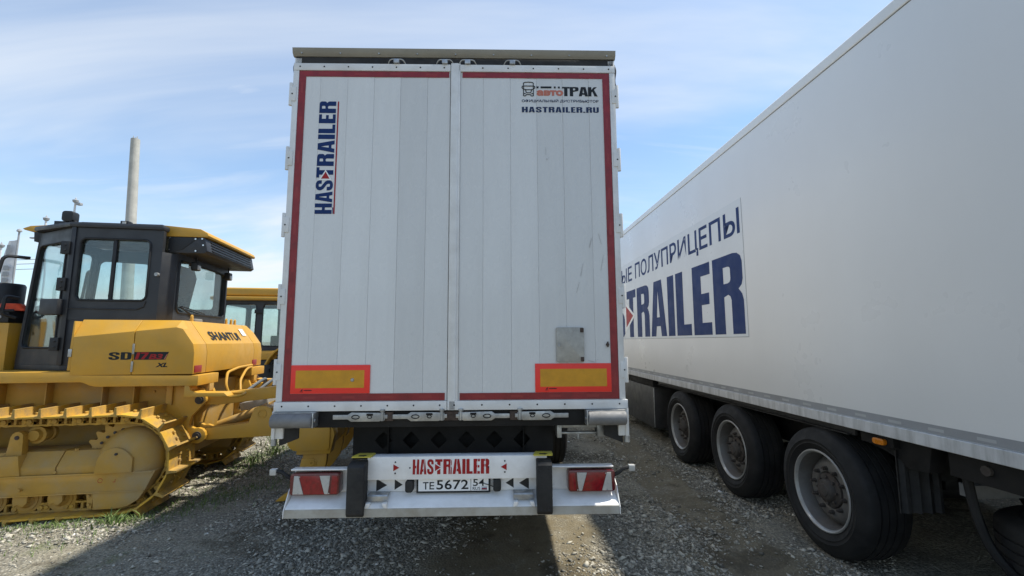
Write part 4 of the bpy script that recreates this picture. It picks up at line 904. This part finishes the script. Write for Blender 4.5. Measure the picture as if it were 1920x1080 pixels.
# cab
C = MB().prism([(-1.50, -.45), (-.83, -.79), (.05, -.79), (.13, -.66), (.13, .66), (.05, .79), (-.83, .79), (-1.50, .45)], 1.41, 1.47, 'z').build('cab', 'cab_black', D, bevel=.006)
ZT = 3.0
for s in (-1, 1):
    def orient(a, b, z0, z1, z0b=None, z1b=None):
        a3, b3 = (a[0], s*a[1]), (b[0], s*b[1]); z0b = z0 if z0b is None else z0b; z1b = z1 if z1b is None else z1b
        q = [(a3[0], a3[1], z0), (b3[0], b3[1], z0b), (b3[0], b3[1], z1b), (a3[0] + (.10 if a[0] < -1.4 else 0), a3[1], z1)]
        return q if s < 0 else [q[1], q[0], q[3], q[2]]
    w_ = (.085, .865, .205, .855)
    sw = wall('side_wall', 'cab_black', C, orient((-.83, .80), (.05, .80), 1.95, ZT), w_ if s < 0 else (1-w_[1], 1-w_[0], w_[2], w_[3]), r=.06)
    box('window_bar', 'cab_trim', C, -.44, -.405, s*.775, s*.80, 2.16, 2.85)
    box('lower_wall', 'cab_black', C, -.83, .05, s*.74, s*.795, 1.47, 1.949)
    w_ = (.07, .86, .12, .90)
    dw = wall('cab_door', 'cab_black', C, orient((-1.50, .45), (-.83, .80), 1.47, 2.95, None, 2.97), w_ if s < 0 else (1-w_[1], 1-w_[0], w_[2], w_[3]), r=.07, th=.04)
    # outer pillar strip where the door is hinged
    prism('hinge_pillar', 'cab_black', C, [(-.86, s*.775), (-.845, s*.815), (-.80, s*.815), (-.80, s*.76)], 1.47, 3.0, 'z')
    for z in (1.62, 2.26, 2.66):
        MB().box(-.91, -.83, min(s*.795, s*.845), max(s*.795, s*.845), z, z+.14).cyl((-.865, s*.845, z+.04), (-.865, s*.855, z+.04), .012, n=6).cyl((-.865, s*.845, z+.10), (-.865, s*.855, z+.10), .012, n=6).build('door_hinge', 'cab_trim', C, bevel=.008)
    rp = orient((.05, .80), (.14, .66), 1.95, 2.72)
    vs = [Vector(p) for p in rp]; nn = (vs[1]-vs[0]).cross(vs[3]-vs[0]).normalized()
    MB().add(vs + [p - nn*.05 for p in vs], [(0, 1, 2, 3), (7, 6, 5, 4), (0, 4, 5, 1), (1, 5, 6, 2), (2, 6, 7, 3), (3, 7, 4, 0)]).build('rear_pillar', 'cab_black', C, bevel=.006)
    MB().tube([(-.80, s*.806, 2.075), (-.15, s*.806, 2.068), (-.085, s*.806, 2.10), (-.07, s*.806, 2.16)], .008, 6).build('wall_crease', 'cab_black', C)
    MB().tube(fillet([(-1.46, s*.47, 2.66), (-1.60, s*.62, 2.66), (-1.66, s*.64, 2.16), (-1.60, s*.58, 2.05), (-1.53, s*.50, 2.06)], .06), .018, 8).build('grab_bar', 'cab_trim', C)
    MB().tube(fillet([(-1.52, s*.47, 2.20), (-1.58, s*.56, 2.22), (-1.59, s*.57, 2.02), (-1.52, s*.48, 1.98)], .04), .018, 8).build('mirror_mount', 'cab_trim', C)
    prism('lock_box', 'cab_black', C, [(-1.06, s*.70), (-.84, s*.80), (-.84, s*.90), (-1.06, s*.82)], 2.0, 2.17, 'z', bevel=.012)
    MB().cyl((.03, s*.80, 2.46), (.03, s*.84, 2.46), .02, n=10).build('wall_knob', 'galvanised', C)
    # roof lamps
    a = prism('roof_lamp', 'cab_trim', C, rrect(-.97, -.86, 3.03, 3.15, .03), s*.70, s*.80, bevel=.012)
    MB().cyl((-.92, s*.72, 2.98), (-.92, s*.72, 3.04), .015, n=8).cyl((-.86, s*.76, 3.04), (-.78, s*.80, 2.97), .012, n=6).build('lamp_arm', 'cab_trim', a)
    l2 = prism('work_lamp', 'cab_trim', C, rrect(s*.44-.05, s*.44+.05, 2.565, 2.67, .02), .20, .27, 'x', bevel=.012)
    box('lamp_lens', 'lens_white', l2, .2705, .275, s*.44-.038, s*.44+.038, 2.575, 2.63); MB().cyl((.235, s*.44, 2.66), (.235, s*.44, 2.74), .01, n=6).build('lamp_arm', 'cab_trim', l2)
box('clearance_lamp', 'cab_trim', C, -.42, -.34, -.76, -.68, 3.01, 3.07); box('clearance_lens', 'lens_white', C, -.40, -.36, -.766, -.7605, 3.025, 3.06)
box('roof_vent', 'cab_trim', C, -1.25, -1.12, -.5, -.3, 3.02, 3.10)
wall('rear_wall', 'cab_black', C, [(.14, -.66, 1.95), (.14, .66, 1.95), (.14, .66, 2.74), (.14, -.66, 2.74)], (.04, .955, .13, .90), r=.07)
wall('front_wall', 'cab_black', C, [(-1.50, .45, 1.47), (-1.50, -.45, 1.47), (-1.40, -.46, 2.96), (-1.40, .46, 2.96)], (.06, .94, .10, .93), r=.07)
MB().tube([(.146, -.52, 2.12), (.150, -.30, 2.05), (.150, -.22, 2.02)], .010, 6).tube([(.150, -.50, 2.13), (.150, .05, 2.07)], .006, 6).build('wiper', 'cab_trim', C)
MB().prism([(-1.44, -.50), (-.86, -.83), (.06, -.83), (.06, .83), (-.86, .83), (-1.44, .50)], 2.965, 3.025, 'z').build('roof', 'cab_black', C, bevel=.025)
MB().prism([(-1.42, -.42), (-.82, -.72), (.0, -.74), (.0, .74), (-.82, .72), (-1.42, .42)], 3.03, 3.05, 'z').build('roof_panel', 'cab_black', C, bevel=.01)
prism('front_visor', 'yellow', C, [(-1.36, 3.06), (-1.52, 3.045), (-1.60, 3.01), (-1.58, 2.995), (-1.38, 2.955)], -.44, .44, bevel=.008)
prism('visor_bracket', 'cab_trim', C, [(-1.40, 2.975), (-1.48, 2.975), (-1.47, 2.86), (-1.41, 2.86)], -.44, .44)
prism('rear_cap', 'yellow', C, [(-.045, 3.052), (.38, 3.02), (.455, 2.975), (.470, 2.945), (.46, 2.925), (.015, 2.922)], -.71, .71, bevel=.006)
ac = prism('cooling_box', 'cab_black', C, [(.051, 2.735), (.051, 2.920), (.43, 2.920), (.465, 2.765), (.43, 2.735)], -.70, .70, bevel=.006)
for s in (-1, 1):
    prism('box_side_plate', 'cab_trim', ac, [(.06, 2.742), (.06, 2.918), (.36, 2.916), (.20, 2.77), (.12, 2.742)], s*.70, s*.706, bevel=.002)
    for u, z in ((.065, 2.905), (.065, 2.765), (.335, 2.90), (.405, 2.905), (.42, 2.83), (.345, 2.76)): MB().cyl((u, s*.706, z), (u, s*.713, z), .010, n=8).build('plate_screw', 'chrome', ac)
dir_ = Vector((.035, 0, -.155)).normalized()
for i in range(4):
    t = .14 + i*.22; u = .43 + .035*t; z = 2.92 - .155*t
    MB().box(u-.004, u+.012, -.58, .60, z-.018, z-.004).build('vent_slat', 'cab_trim', ac, bevel=.002)
# cab interior
sb = prism('seat_cushion', 'seat_black', C, rrect(-.70, -.20, 1.80, 1.95, .05), -.26, .26, bevel=.03)
sbk = prism('seat_back', 'seat_black', C, [(-.26, 1.92), (-.16, 1.92), (-.06, 2.55), (-.10, 2.68), (-.16, 2.68), (-.20, 2.5)], -.25, .25, bevel=.035)
box('seat_base', 'interior', C, -.62, -.22, -.22, .22, 1.47, 1.80)
for v in (-.42, .42): box('arm_console', 'interior', C, -.75, -.10, v-.09, v+.09, 1.80, 2.12, bevel=.02); MB().tube([(-.62, v, 2.12), (-.66, v, 2.26)], .02, 8).build('control_lever', 'seat_black', C)
prism('dashboard', 'interior', C, [(-1.44, 1.47), (-1.44, 2.12), (-1.30, 2.15), (-1.15, 2.0), (-1.18, 1.47)], -.38, .38, bevel=.02)
MB().tube(fillet([(-.86, .70, 2.62), (-.80, .66, 2.62), (-.80, .66, 2.36), (-.90, .70, 2.36)], .05), .018, 8).build('inner_grab', 'seat_black', C)
# engine hood
hd = box('engine_hood', 'yellow', D, -3.25, -1.56, -.50, .50, 1.30, 1.925, bevel=.015)
for u, z in ((-1.66, 1.82), (-1.68, 1.62), (-1.70, 1.46)): MB().cyl((u, -.50, z), (u, -.515, z), .018, n=8).build('hood_bolt', 'yellow_dusty', hd)
box('hood_top', 'cab_trim', D, -3.25, -1.58, -.49, .49, 1.926, 2.065, bevel=.02)
MB().cyl((-1.66, -.49, 1.99), (-1.66, -.50, 1.99), .018, n=8).build('hood_screw', 'galvanised', D)
pc = MB().lathe([(0, 0), (0, .10), (.04, .10), (.05, .18), (.31, .185), (.335, .17), (.34, 0)], (-1.97, -.10, 2.065), 'z', 32).build('air_pre_cleaner', 'cab_trim', D)
prism('oval_badge', 'galvanised', pc, [(-1.92 + .05*math.cos(t), 2.24 + .018*math.sin(t)) for t in np.linspace(0, 6.283, 17)[:-1]], -.288, -.27, bevel=.002)
MB().cyl((-2.6, .1, 2.06), (-2.6, .1, 2.75), .06, n=18).build('exhaust_pipe', 'cab_trim', D)
box('radiator_guard', 'yellow', D, -3.40, -3.26, -.55, .55, .75, 2.05, bevel=.02)
bl = [(-3.75 + .22*(2*(t-.5))**2*1.0 - .22, .05 + 1.15*t) for t in np.linspace(0, 1, 9)]
prism('dozer_blade', 'yellow_dusty', D, bl + [(p[0]+.05, p[1]) for p in bl[::-1]], -1.7, 1.7, bevel=.005)
for s in (-1, 1): MB().cyl((-3.3, s*.62, 1.5), (-3.62, s*.62, .6), .05, n=14).build('lift_cylinder', 'yellow', D)
# ripper
for s in (-1, 1):
    v0, v1 = s*.50, s*.66
    pp = [(.20, 1.247), (.56, 1.20), (.60, 1.10)] + arc(.545, 1.075, .06, 20, -60, 4) + [(.47, .90), (.45, .80)] + arc(.54, .69, .085, 110, -110, 8) + [(.30, .60), (.20, .70)]
    prism('ripper_bracket', 'yellow', D, pp, v0, v0 + s*.05, bevel=.005); prism('ripper_bracket', 'yellow', D, pp, v1 + s*.06, v1 + s*.11, bevel=.005)
    for z in (1.075, .69):
        MB().lathe([(0, .045), (s*.012, .045), (s*.012, .03), (s*.022, .03), (s*.022, 0)], (.54, v1 + s*.11, z), 'y', 16).build('pivot_pin', 'hub_dirty', D)
    prism('upper_link', 'yellow', D, [(.50, 1.02), (.50, 1.125), (.70, 1.14), (1.75, 1.25), (1.78, 1.12), (.70, 1.01)], v0 + s*.06, v1 + s*.05, bevel=.008)
    lo = [(.50, .63), (.50, .75), (.62, .76), (1.03, .80), (1.08, .96), (1.13, .985), (1.20, .985), (1.26, .96), (1.30, .83), (1.66, .84), (1.66, .66), (.62, .63)]
    prism('lower_link', 'yellow', D, lo, v0 + s*.06, v1 + s*.05, bevel=.008)
    MB().lathe([(0, .05), (s*.006, .05), (s*.006, .038), (s*.001, .036), (s*.001, 0)], (1.17, v1 + s*.05, .90), 'y', 20).build('link_boss', 'yellow', D)
    # corner step plate with towing loop
    prism('step_plate', 'yellow', D, [(.47, 1.13), (.47, 1.30), (.50, 1.30), (.53, 1.20), (.60, 1.175), (.86, 1.17), (.90, 1.13)], s*.80, s*.97, bevel=.006)
    MB().tube(fillet([(.86, s*.80, 1.15), (1.02, s*.78, 1.15), (1.02, s*.92, 1.13), (.88, s*.92, 1.12)], .05), .014, 8).build('step_loop', 'yellow', D)
    MB().cyl((.50, s*.16, .70), (1.05, s*.16, .90), .05, n=16).build('ripper_cylinder', 'yellow_dusty', D); MB().cyl((1.05, s*.16, .90), (1.62, s*.16, 1.12), .03, n=12).build('cylinder_rod', 'chrome', D)
beam_p = arc(1.66, .655, .115, 90, 270, 8) + [(1.96, .54), (1.985, .56), (1.985, .79), (1.96, .81), (1.70, .79)]
prism('ripper_beam', 'yellow', D, beam_p, -1.05, 1.05, bevel=.008)
MB().prism([(1.60, .80), (1.60, 1.28), (1.80, 1.28), (1.96, .81)], -.62, .62, 'y').build('beam_upright', 'yellow', D, bevel=.01)
for v in (-.93, 0, .93):
    sh = [(1.70, .538), (1.95, .538), (1.945, .40), (1.91, .26), (1.83, .14), (1.70, .055), (1.52, .012), (1.44, .012), (1.50, .06), (1.60, .12), (1.67, .21), (1.69, .30)]
    o = prism('ripper_shank', 'yellow', D, sh, v-.045, v+.045, bevel=.008)
    MB().lathe([(-.004, .028), (-.012, .026), (-.012, .014), (-.004, .012)], (1.80, v-.053, .40), 'y', 16).build('shank_pin', 'yellow', o)
    prism('shank_guard', 'yellow', o, [(1.66, .30), (1.74, .30), (1.84, .36), (1.85, .42), (1.80, .45), (1.69, .45)], v-.053, v+.053, bevel=.006)
    prism('shank_clamp', 'yellow', D, [(1.68, .80), (2.0, .80), (2.03, .70), (1.99, .50), (1.64, .50)], v-.10, v+.10, bevel=.01)
for k, (v, e) in enumerate(((-.34, -.18), (.0, .34))):
    MB().tube(fillet([(.66, v, 1.10), (.62, v, 1.20), (.58, v + .12, 1.34), (.60, e + .24, 1.385), (.575, .56 - .02*k, 1.39)] if k == 0 else [(.66, v, 1.10), (.62, v + .08, 1.22), (.60, .28, 1.33), (.60, .36, 1.36), (.575, .56, 1.365)], .05), .016, 8).build('hydraulic_pipe', 'yellow', D)
for k in range(2):
    MB().tube([(.85 + .35*math.sin(t)*.3 + .1*k, -.30 + .5*t/3.14 + .1*k, 1.12 + .12*math.sin(t)) for t in np.linspace(0, 3.14, 14)], .020, 8).build('hydraulic_hose', 'hose', D)
box('rear_plate', 'yellow_dusty', D, .33, .40, -.70, .70, .55, 1.245)
MB().prism([(.62, .92), (.95, .98), (.97, .88), (.64, .82)], .10, .45, 'y').build('stacked_step', 'zinc_plate', D, bevel=.005)
flat('inspection_stamp', 'print_red', D, [[(-.12 + .022*math.cos(t) , .36 + .022*math.sin(t)), (-.12 + .022*math.cos(t+.5), .36 + .022*math.sin(t+.5)), (-.12 + .018*math.cos(t+.5), .36 + .018*math.sin(t+.5)), (-.12 + .018*math.cos(t), .36 + .018*math.sin(t))] for t in np.arange(0, 6, .5)] + [[(-.01, .34), (.012, .34), (.012, .345), (-.01, .345)], [(.008, .345), (.012, .345), (.012, .37), (.008, .37)]], basis((0, -1.1502, 0), (1, 0, 0), (0, 0, 1)))
# ---------------------------------------------------------------- things behind
o = MB()
for k in range(5):
    o.prism(rrect(-.16 + .02*k, .15 - .015*k, -.10, .10 - .012*k, .04), .016*k, .016*k + .0155, 'z')
cl = o.build('folded_cloth', 'orange_cloth', None, bevel=.005)
du = Vector((math.cos(dzr), math.sin(dzr), 0)); dv = Vector((-math.sin(dzr), math.cos(dzr), 0))
cl.location = Vector(D.location) + du*(-1.67) + dv*(-.33) + Vector((0, 0, 2.066)); cl.rotation_euler.z = .4
tag(cl, 'small orange red folded cloth lying on the black hood of the bulldozer', 'cloth')

# second yellow machine behind the bulldozer: a wheel loader
Wl = thing('wheel_loader', 'yellow wheel loader with dark glazed cab parked behind the bulldozer', 'loader', (-7.0, 13.2, 0), (0, 0, R(8)))
Wc = box('cab_floor', 'cab_black', Wl, -1.05, .95, -.85, .85, 1.30, 1.42)
zl, zh = 1.42, 2.80
def corner(s, u): return (u, s*.83)
for s in (-1, 1):
    q = [(-1.05, s*.85, zl), (-.05, s*.85, zl), (-.05, s*.82, zh), (-1.02, s*.82, zh)]; q2 = [(-.05, s*.85, zl), (.95, s*.85, zl), (.88, s*.82, zh), (-.05, s*.82, zh)]
    for a in (q, q2): wall('cab_door' if a is q2 else 'side_wall', 'cab_black', Wc, a if s < 0 else [a[1], a[0], a[3], a[2]], (.09, .91, .10, .93), r=.08)
    box('door_hinge', 'cab_trim', Wc, -.16, .06, s*.84, s*.89, 2.45, 2.56)
wall('rear_wall', 'cab_black', Wc, [(.95, -.85, zl), (.95, .85, zl), (.88, .82, zh), (.88, -.82, zh)], (.07, .93, .10, .93), r=.08)
wall('front_wall', 'cab_black', Wc, [(-1.05, .85, zl), (-1.05, -.85, zl), (-1.02, -.82, zh), (-1.02, .82, zh)], (.07, .93, .10, .93), r=.08)
MB().prism(rrect(-1.30, 1.15, -1.02, 1.02, .15), zh+.01, zh+.10, 'z').build('roof_lip', 'yellow', Wl, bevel=.03); MB().prism(rrect(-1.22, 1.10, -.96, .96, .18), zh+.12, zh+.35, 'z').build('roof', 'yellow', Wl, bevel=.07, seg=3)
box('roof_gap', 'cab_trim', Wl, -1.15, 1.0, -.9, .9, zh+.09, zh+.13)
MB().cyl((-.9, .1, 1.42), (-.75, .1, 2.1), .04, n=10).build('steering_column', 'cab_trim', Wl); prism('seat', 'seat_black', Wl, [(.05, 1.42), (.05, 1.85), (.42, 1.85), (.56, 2.5), (.68, 2.5), (.62, 1.42)], -.25, .25, bevel=.04)
MB().prism([(.96, .95), (.96, 1.95), (2.7, 1.75), (2.85, 1.2), (2.8, .8)], -.7, .7, 'y').build('engine_hood', 'yellow', Wl, bevel=.04)
box('front_frame', 'yellow', Wl, -2.2, -1.06, -.45, .45, .7, 1.3); box('rear_frame', 'yellow', Wl, -1.05, 2.6, -.5, .5, .6, .95)
tb = MB().lathe([(-.28, .36), (-.29, .50), (-.27, .68), (-.22, .74), (.22, .74), (.27, .68), (.29, .50), (.28, .36)], (0, 0, 0), 'y', 40)
for i in range(20):
    a = 2*math.pi*i/20; c_, s_ = math.cos(a), math.sin(a)
    for sd_ in (-1, 1):
        p = [Vector((.74*math.cos(a + t), sd_*y_, .74*math.sin(a + t))) for t, y_ in ((0, .02), (.10, .27), (.18, .27), (.08, .02))]
        tb.add([q*1 for q in p] + [Vector((q.x*1.05, q.y, q.z*1.05)) for q in p], [(0, 1, 2, 3), (7, 6, 5, 4), (0, 4, 5, 1), (1, 5, 6, 2), (2, 6, 7, 3), (3, 7, 4, 0)])
tbm = tb.mesh('loader_tyre', 'tyre', ang=30); rbm = MB().lathe([(-.26, .36), (-.24, .34), (-.10, .30), (-.10, .12), (-.16, .10), (-.16, 0)], (0, 0, 0), 'y', 28).mesh('loader_rim', 'yellow')
for u in (-1.7, 1.15):
    for s in (-1, 1):
        w = link('loader_wheel', tbm, Wl, (u, s*.95, .775), (0, 0, 0 if s < 0 else math.pi)); link('loader_rim', rbm, w)
        MB().prism(arc(u, .78, .90, 20, 160, 10) + arc(u, .78, .86, 160, 20, 10), s*.65, s*1.25, 'y').build('fender', 'yellow', Wl, bevel=.006)
for s in (-1, 1): MB().prism([(-1.3, 1.5), (-1.3, 1.75), (-2.6, 1.0), (-3.3, .45), (-3.35, .25), (-2.6, .75)], s*.42-.06, s*.42+.06, 'y').build('boom_arm', 'yellow', Wl, bevel=.01)
MB().prism([(-3.2, .1), (-3.25, .95), (-3.30, .97), (-3.5, .4), (-4.1, .08), (-4.1, .05), (-3.3, .05)], -1.3, 1.3, 'y').build('bucket', 'yellow_dusty', Wl, bevel=.01)

# poles and banners beyond
pole = MB().cyl((0, 0, -.1), (0, 0, 8.7), .20, .13, 8)
for a in range(3): pole.cyl((.06*math.cos(a*2.1), .06*math.sin(a*2.1), 8.7), (.06*math.cos(a*2.1), .06*math.sin(a*2.1), 8.80), .012, n=5)
P1 = pole.build('concrete_pole', 'concrete', None, ang=50); P1.location = (-12.74, 15, 0); P1.rotation_euler.y = R(-2.6); tag(P1, 'thick bare concrete pole standing behind the bulldozer cab', 'pole')
def light_pole(x, y, h, label, arms=True):
    o = MB().cyl((0, 0, -.1), (0, 0, h), .075, .05, 10).build('light_pole', 'pole_white', None); o.location = (x, y, 0); tag(o, label, 'light pole', 'slim white poles beyond the machines')
    MB().lathe([(-.06, .06), (0, .13), (.10, .15), (.16, .05), (.22, .03), (.3, 0)], (0, 0, h), 'z', 12).build('pole_cap', 'pole_grey', o)
    if arms:
        MB().tube([(0, 0, h-.15), (.22, 0, h-.05)], .025, 6).build('lamp_arm', 'pole_grey', o); box('lamp_head', 'pole_grey', o, .12, .36, -.10, .10, h-.20, h-.05, bevel=.03)
    return o
light_pole(-24.95, 25, 9.6, 'slim white pole with small lamp head rising behind the bulldozer roof lamp')
light_pole(-26.5, 25, 8.55, 'slim pole tip showing just over the yellow cab visor', False)
light_pole(-28.85, 25, 7.0, 'slim pole furthest from the concrete pole with a round cap', False)
F = thing('banner_flag', 'white vertical banner flag on a slim pole above the bulldozer hood', 'flag', (-22.35, 20, 0))
MB().cyl((0, 0, -.1), (0, 0, 6.6), .05, .035, 10).build('flag_pole', 'pole_grey', F); MB().lathe([(0, .03), (.04, .10), (.12, .08), (.18, 0)], (0, 0, 6.6), 'z', 12).build('pole_cap', 'pole_grey', F)
fm = []; nv = 14
for i in range(nv):
    t = i/(nv-1); z = 6.25 - 2.6*t; w0 = .05; w1 = .36 + .16*math.sin(t*2.2) 
    fm += [(-w0, .05*math.sin(5*t), z), (-w0-w1*.5, .06*math.sin(5*t+1.5), z-.02), (-w0-w1, .06*math.sin(5*t+3), z-.05)]
fm2 = [(x, y-.006, z) for x, y, z in fm]
fb = MB(); nvt = len(fm); fcs = []
for i in range(nv-1):
    for k in range(2): a = i*3+k; fcs += [(a, a+1, a+4, a+3), (nvt+a+3, nvt+a+4, nvt+a+1, nvt+a)]
fb.add(fm + fm2, fcs); fb.build('banner_cloth', 'banner', F, ang=60)
flat('banner_print', 'pole_grey', F, [[(-.42, 4.3 + .28*i), (-.16, 4.3 + .28*i), (-.18, 4.50 + .28*i), (-.40, 4.50 + .28*i)] for i in (0, 1, 2)] + [[(-.36, 5.55), (-.2, 5.55), (-.2, 6.0), (-.36, 6.0)]], basis((0, -.10, 0), (1, 0, 0), (0, 0, 1)), .002)
SL = thing('street_lamp', 'grey street lamp with curved arm beside the white banner', 'street lamp', (-26.2, 25, 0))
MB().tube(fillet([(0, 0, -.1), (0, 0, 5.6), (-.25, 0, 7.0), (-.75, 0, 7.5)], .6, 6), .045, 8).build('lamp_post', 'pole_grey', SL); box('lamp_head', 'pole_grey', SL, -1.05, -.7, -.08, .08, 7.46, 7.54, bevel=.03)
for k, (z, label) in enumerate(((5.0, 'uppermost thin overhead wire stretched beyond the machines'), (4.75, 'middle thin overhead wire stretched beyond the machines'), (4.45, 'lowest thin overhead wire stretched beyond the machines'))):
    wv = MB().tube([(-70 + 1.825*i, 25, z + .95 + .0006*((i-12)*2)**2) for i in range(25)], .014, 5).build('overhead_wire', 'wire', None); tag(wv, label, 'wire', 'overhead wires')

# ---------------------------------------------------------------- weeds and grass at the track
def blades(name, m, spots, lmin, lmax, wid, parent=None):
    vs, fs = [], []
    for (x, y, z) in spots:
        a = random.uniform(0, 6.283); L_ = random.uniform(lmin, lmax); lean = random.uniform(.4, 1.3); w = wid*random.uniform(.6, 1.3)
        dx, dy = math.cos(a), math.sin(a); o = len(vs)
        for t in (0, .4, .75, 1):
            r = lean*L_*t*t; ww = w*(1-t)**.6*.5; zz = z + L_*t*(1-.35*lean*t)
            vs += [(x + dx*r - dy*ww, y + dy*r + dx*ww, zz), (x + dx*r + dy*ww, y + dy*r - dx*ww, zz)]
        fs += [(o+2*k, o+2*k+1, o+2*k+3, o+2*k+2) for k in range(3)]
    me = bpy.data.meshes.new(name); me.from_pydata(vs, [], fs); me.materials.append(MATS[m]); return link(name, me, parent)
mat('grass_green', (.10, .15, .035), .65, var=.45, vscale=9)
sp = []
def scatter(cx, cy, rx, ry, n):
    for _ in range(n):
        x = random.gauss(cx, rx); y = random.gauss(cy, ry); sp.append((x, y, float(gh(x, y)) - .004))
for u, v, n in ((.10, -1.30, 90), (-.10, -1.30, 160), (-.45, -1.31, 190), (-.7, -1.31, 120), (-1.0, -1.31, 90), (.40, -1.15, 210), (.25, -1.25, 200), (.6, -.95, 160), (.8, -.7, 200), (1.0, -.5, 220), (1.25, -.2, 160), (.5, -.6, 80), (.55, .2, 260), (.6, .6, 300), (.62, 1.0, 300), (.7, 1.4, 260), (.75, 1.8, 200), (1.0, 1.5, 120)):
    p = Vector(D.location) + du*u + dv*v; scatter(p.x, p.y, .16, .08 if v < -1.2 else .2, n)
for _ in range(420):
    x = random.uniform(-6.2, -3.6); y = random.uniform(3.6, 7.5); scatter(x, y, .07, .07, 4)
tag(blades('grass', 'grass_green', sp, .02, .085, .007), 'short green grass sprouting between the gravel beside the bulldozer track', 'grass', kind='stuff')
def weed(u, v, n, h_, label):
    p = Vector(D.location) + du*u + dv*v; z = float(gh(p.x, p.y)) - .004
    o = thing('weed', label, 'weed', (p.x, p.y, z), group='weeds beside the track')
    st = MB()
    for i in range(n):
        a = random.uniform(0, 6.283); l = h_*random.uniform(.6, 1.1); le = random.uniform(.25, .7)
        st.tube([(0, 0, 0), (math.cos(a)*l*le*.4, math.sin(a)*l*le*.4, l*.55), (math.cos(a)*l*le, math.sin(a)*l*le, l*.95)], .003, 4)
    st.build('stem', 'stem_green', o)
    blades('leaves', 'grass_green', [(random.gauss(0, .09), random.gauss(0, .06), random.uniform(0, h_*.45)) for _ in range(46)], .05 + h_*.12, .11 + h_*.35, .016, o)
weed(.12, -1.34, 7, .09, 'low leafy weed tuft at the foot of the rear track curve')
weed(.72, 1.25, 12, .34, 'tall thin weed growing behind the ripper arms')
weed(.66, .55, 10, .26, 'mid-height weed sprouting behind the ripper links')

MB().prism(rrect(-.6, 1.30, -1.05, -.86, .04), 1.20, 1.44, 'z').build('cab_skirt', 'yellow', Wl, bevel=.03)
MB().prism(rrect(-.5, 1.20, -1.02, -.70, .04), .55, 1.19, 'z').build('battery_box', 'cab_trim', Wl, bevel=.03)
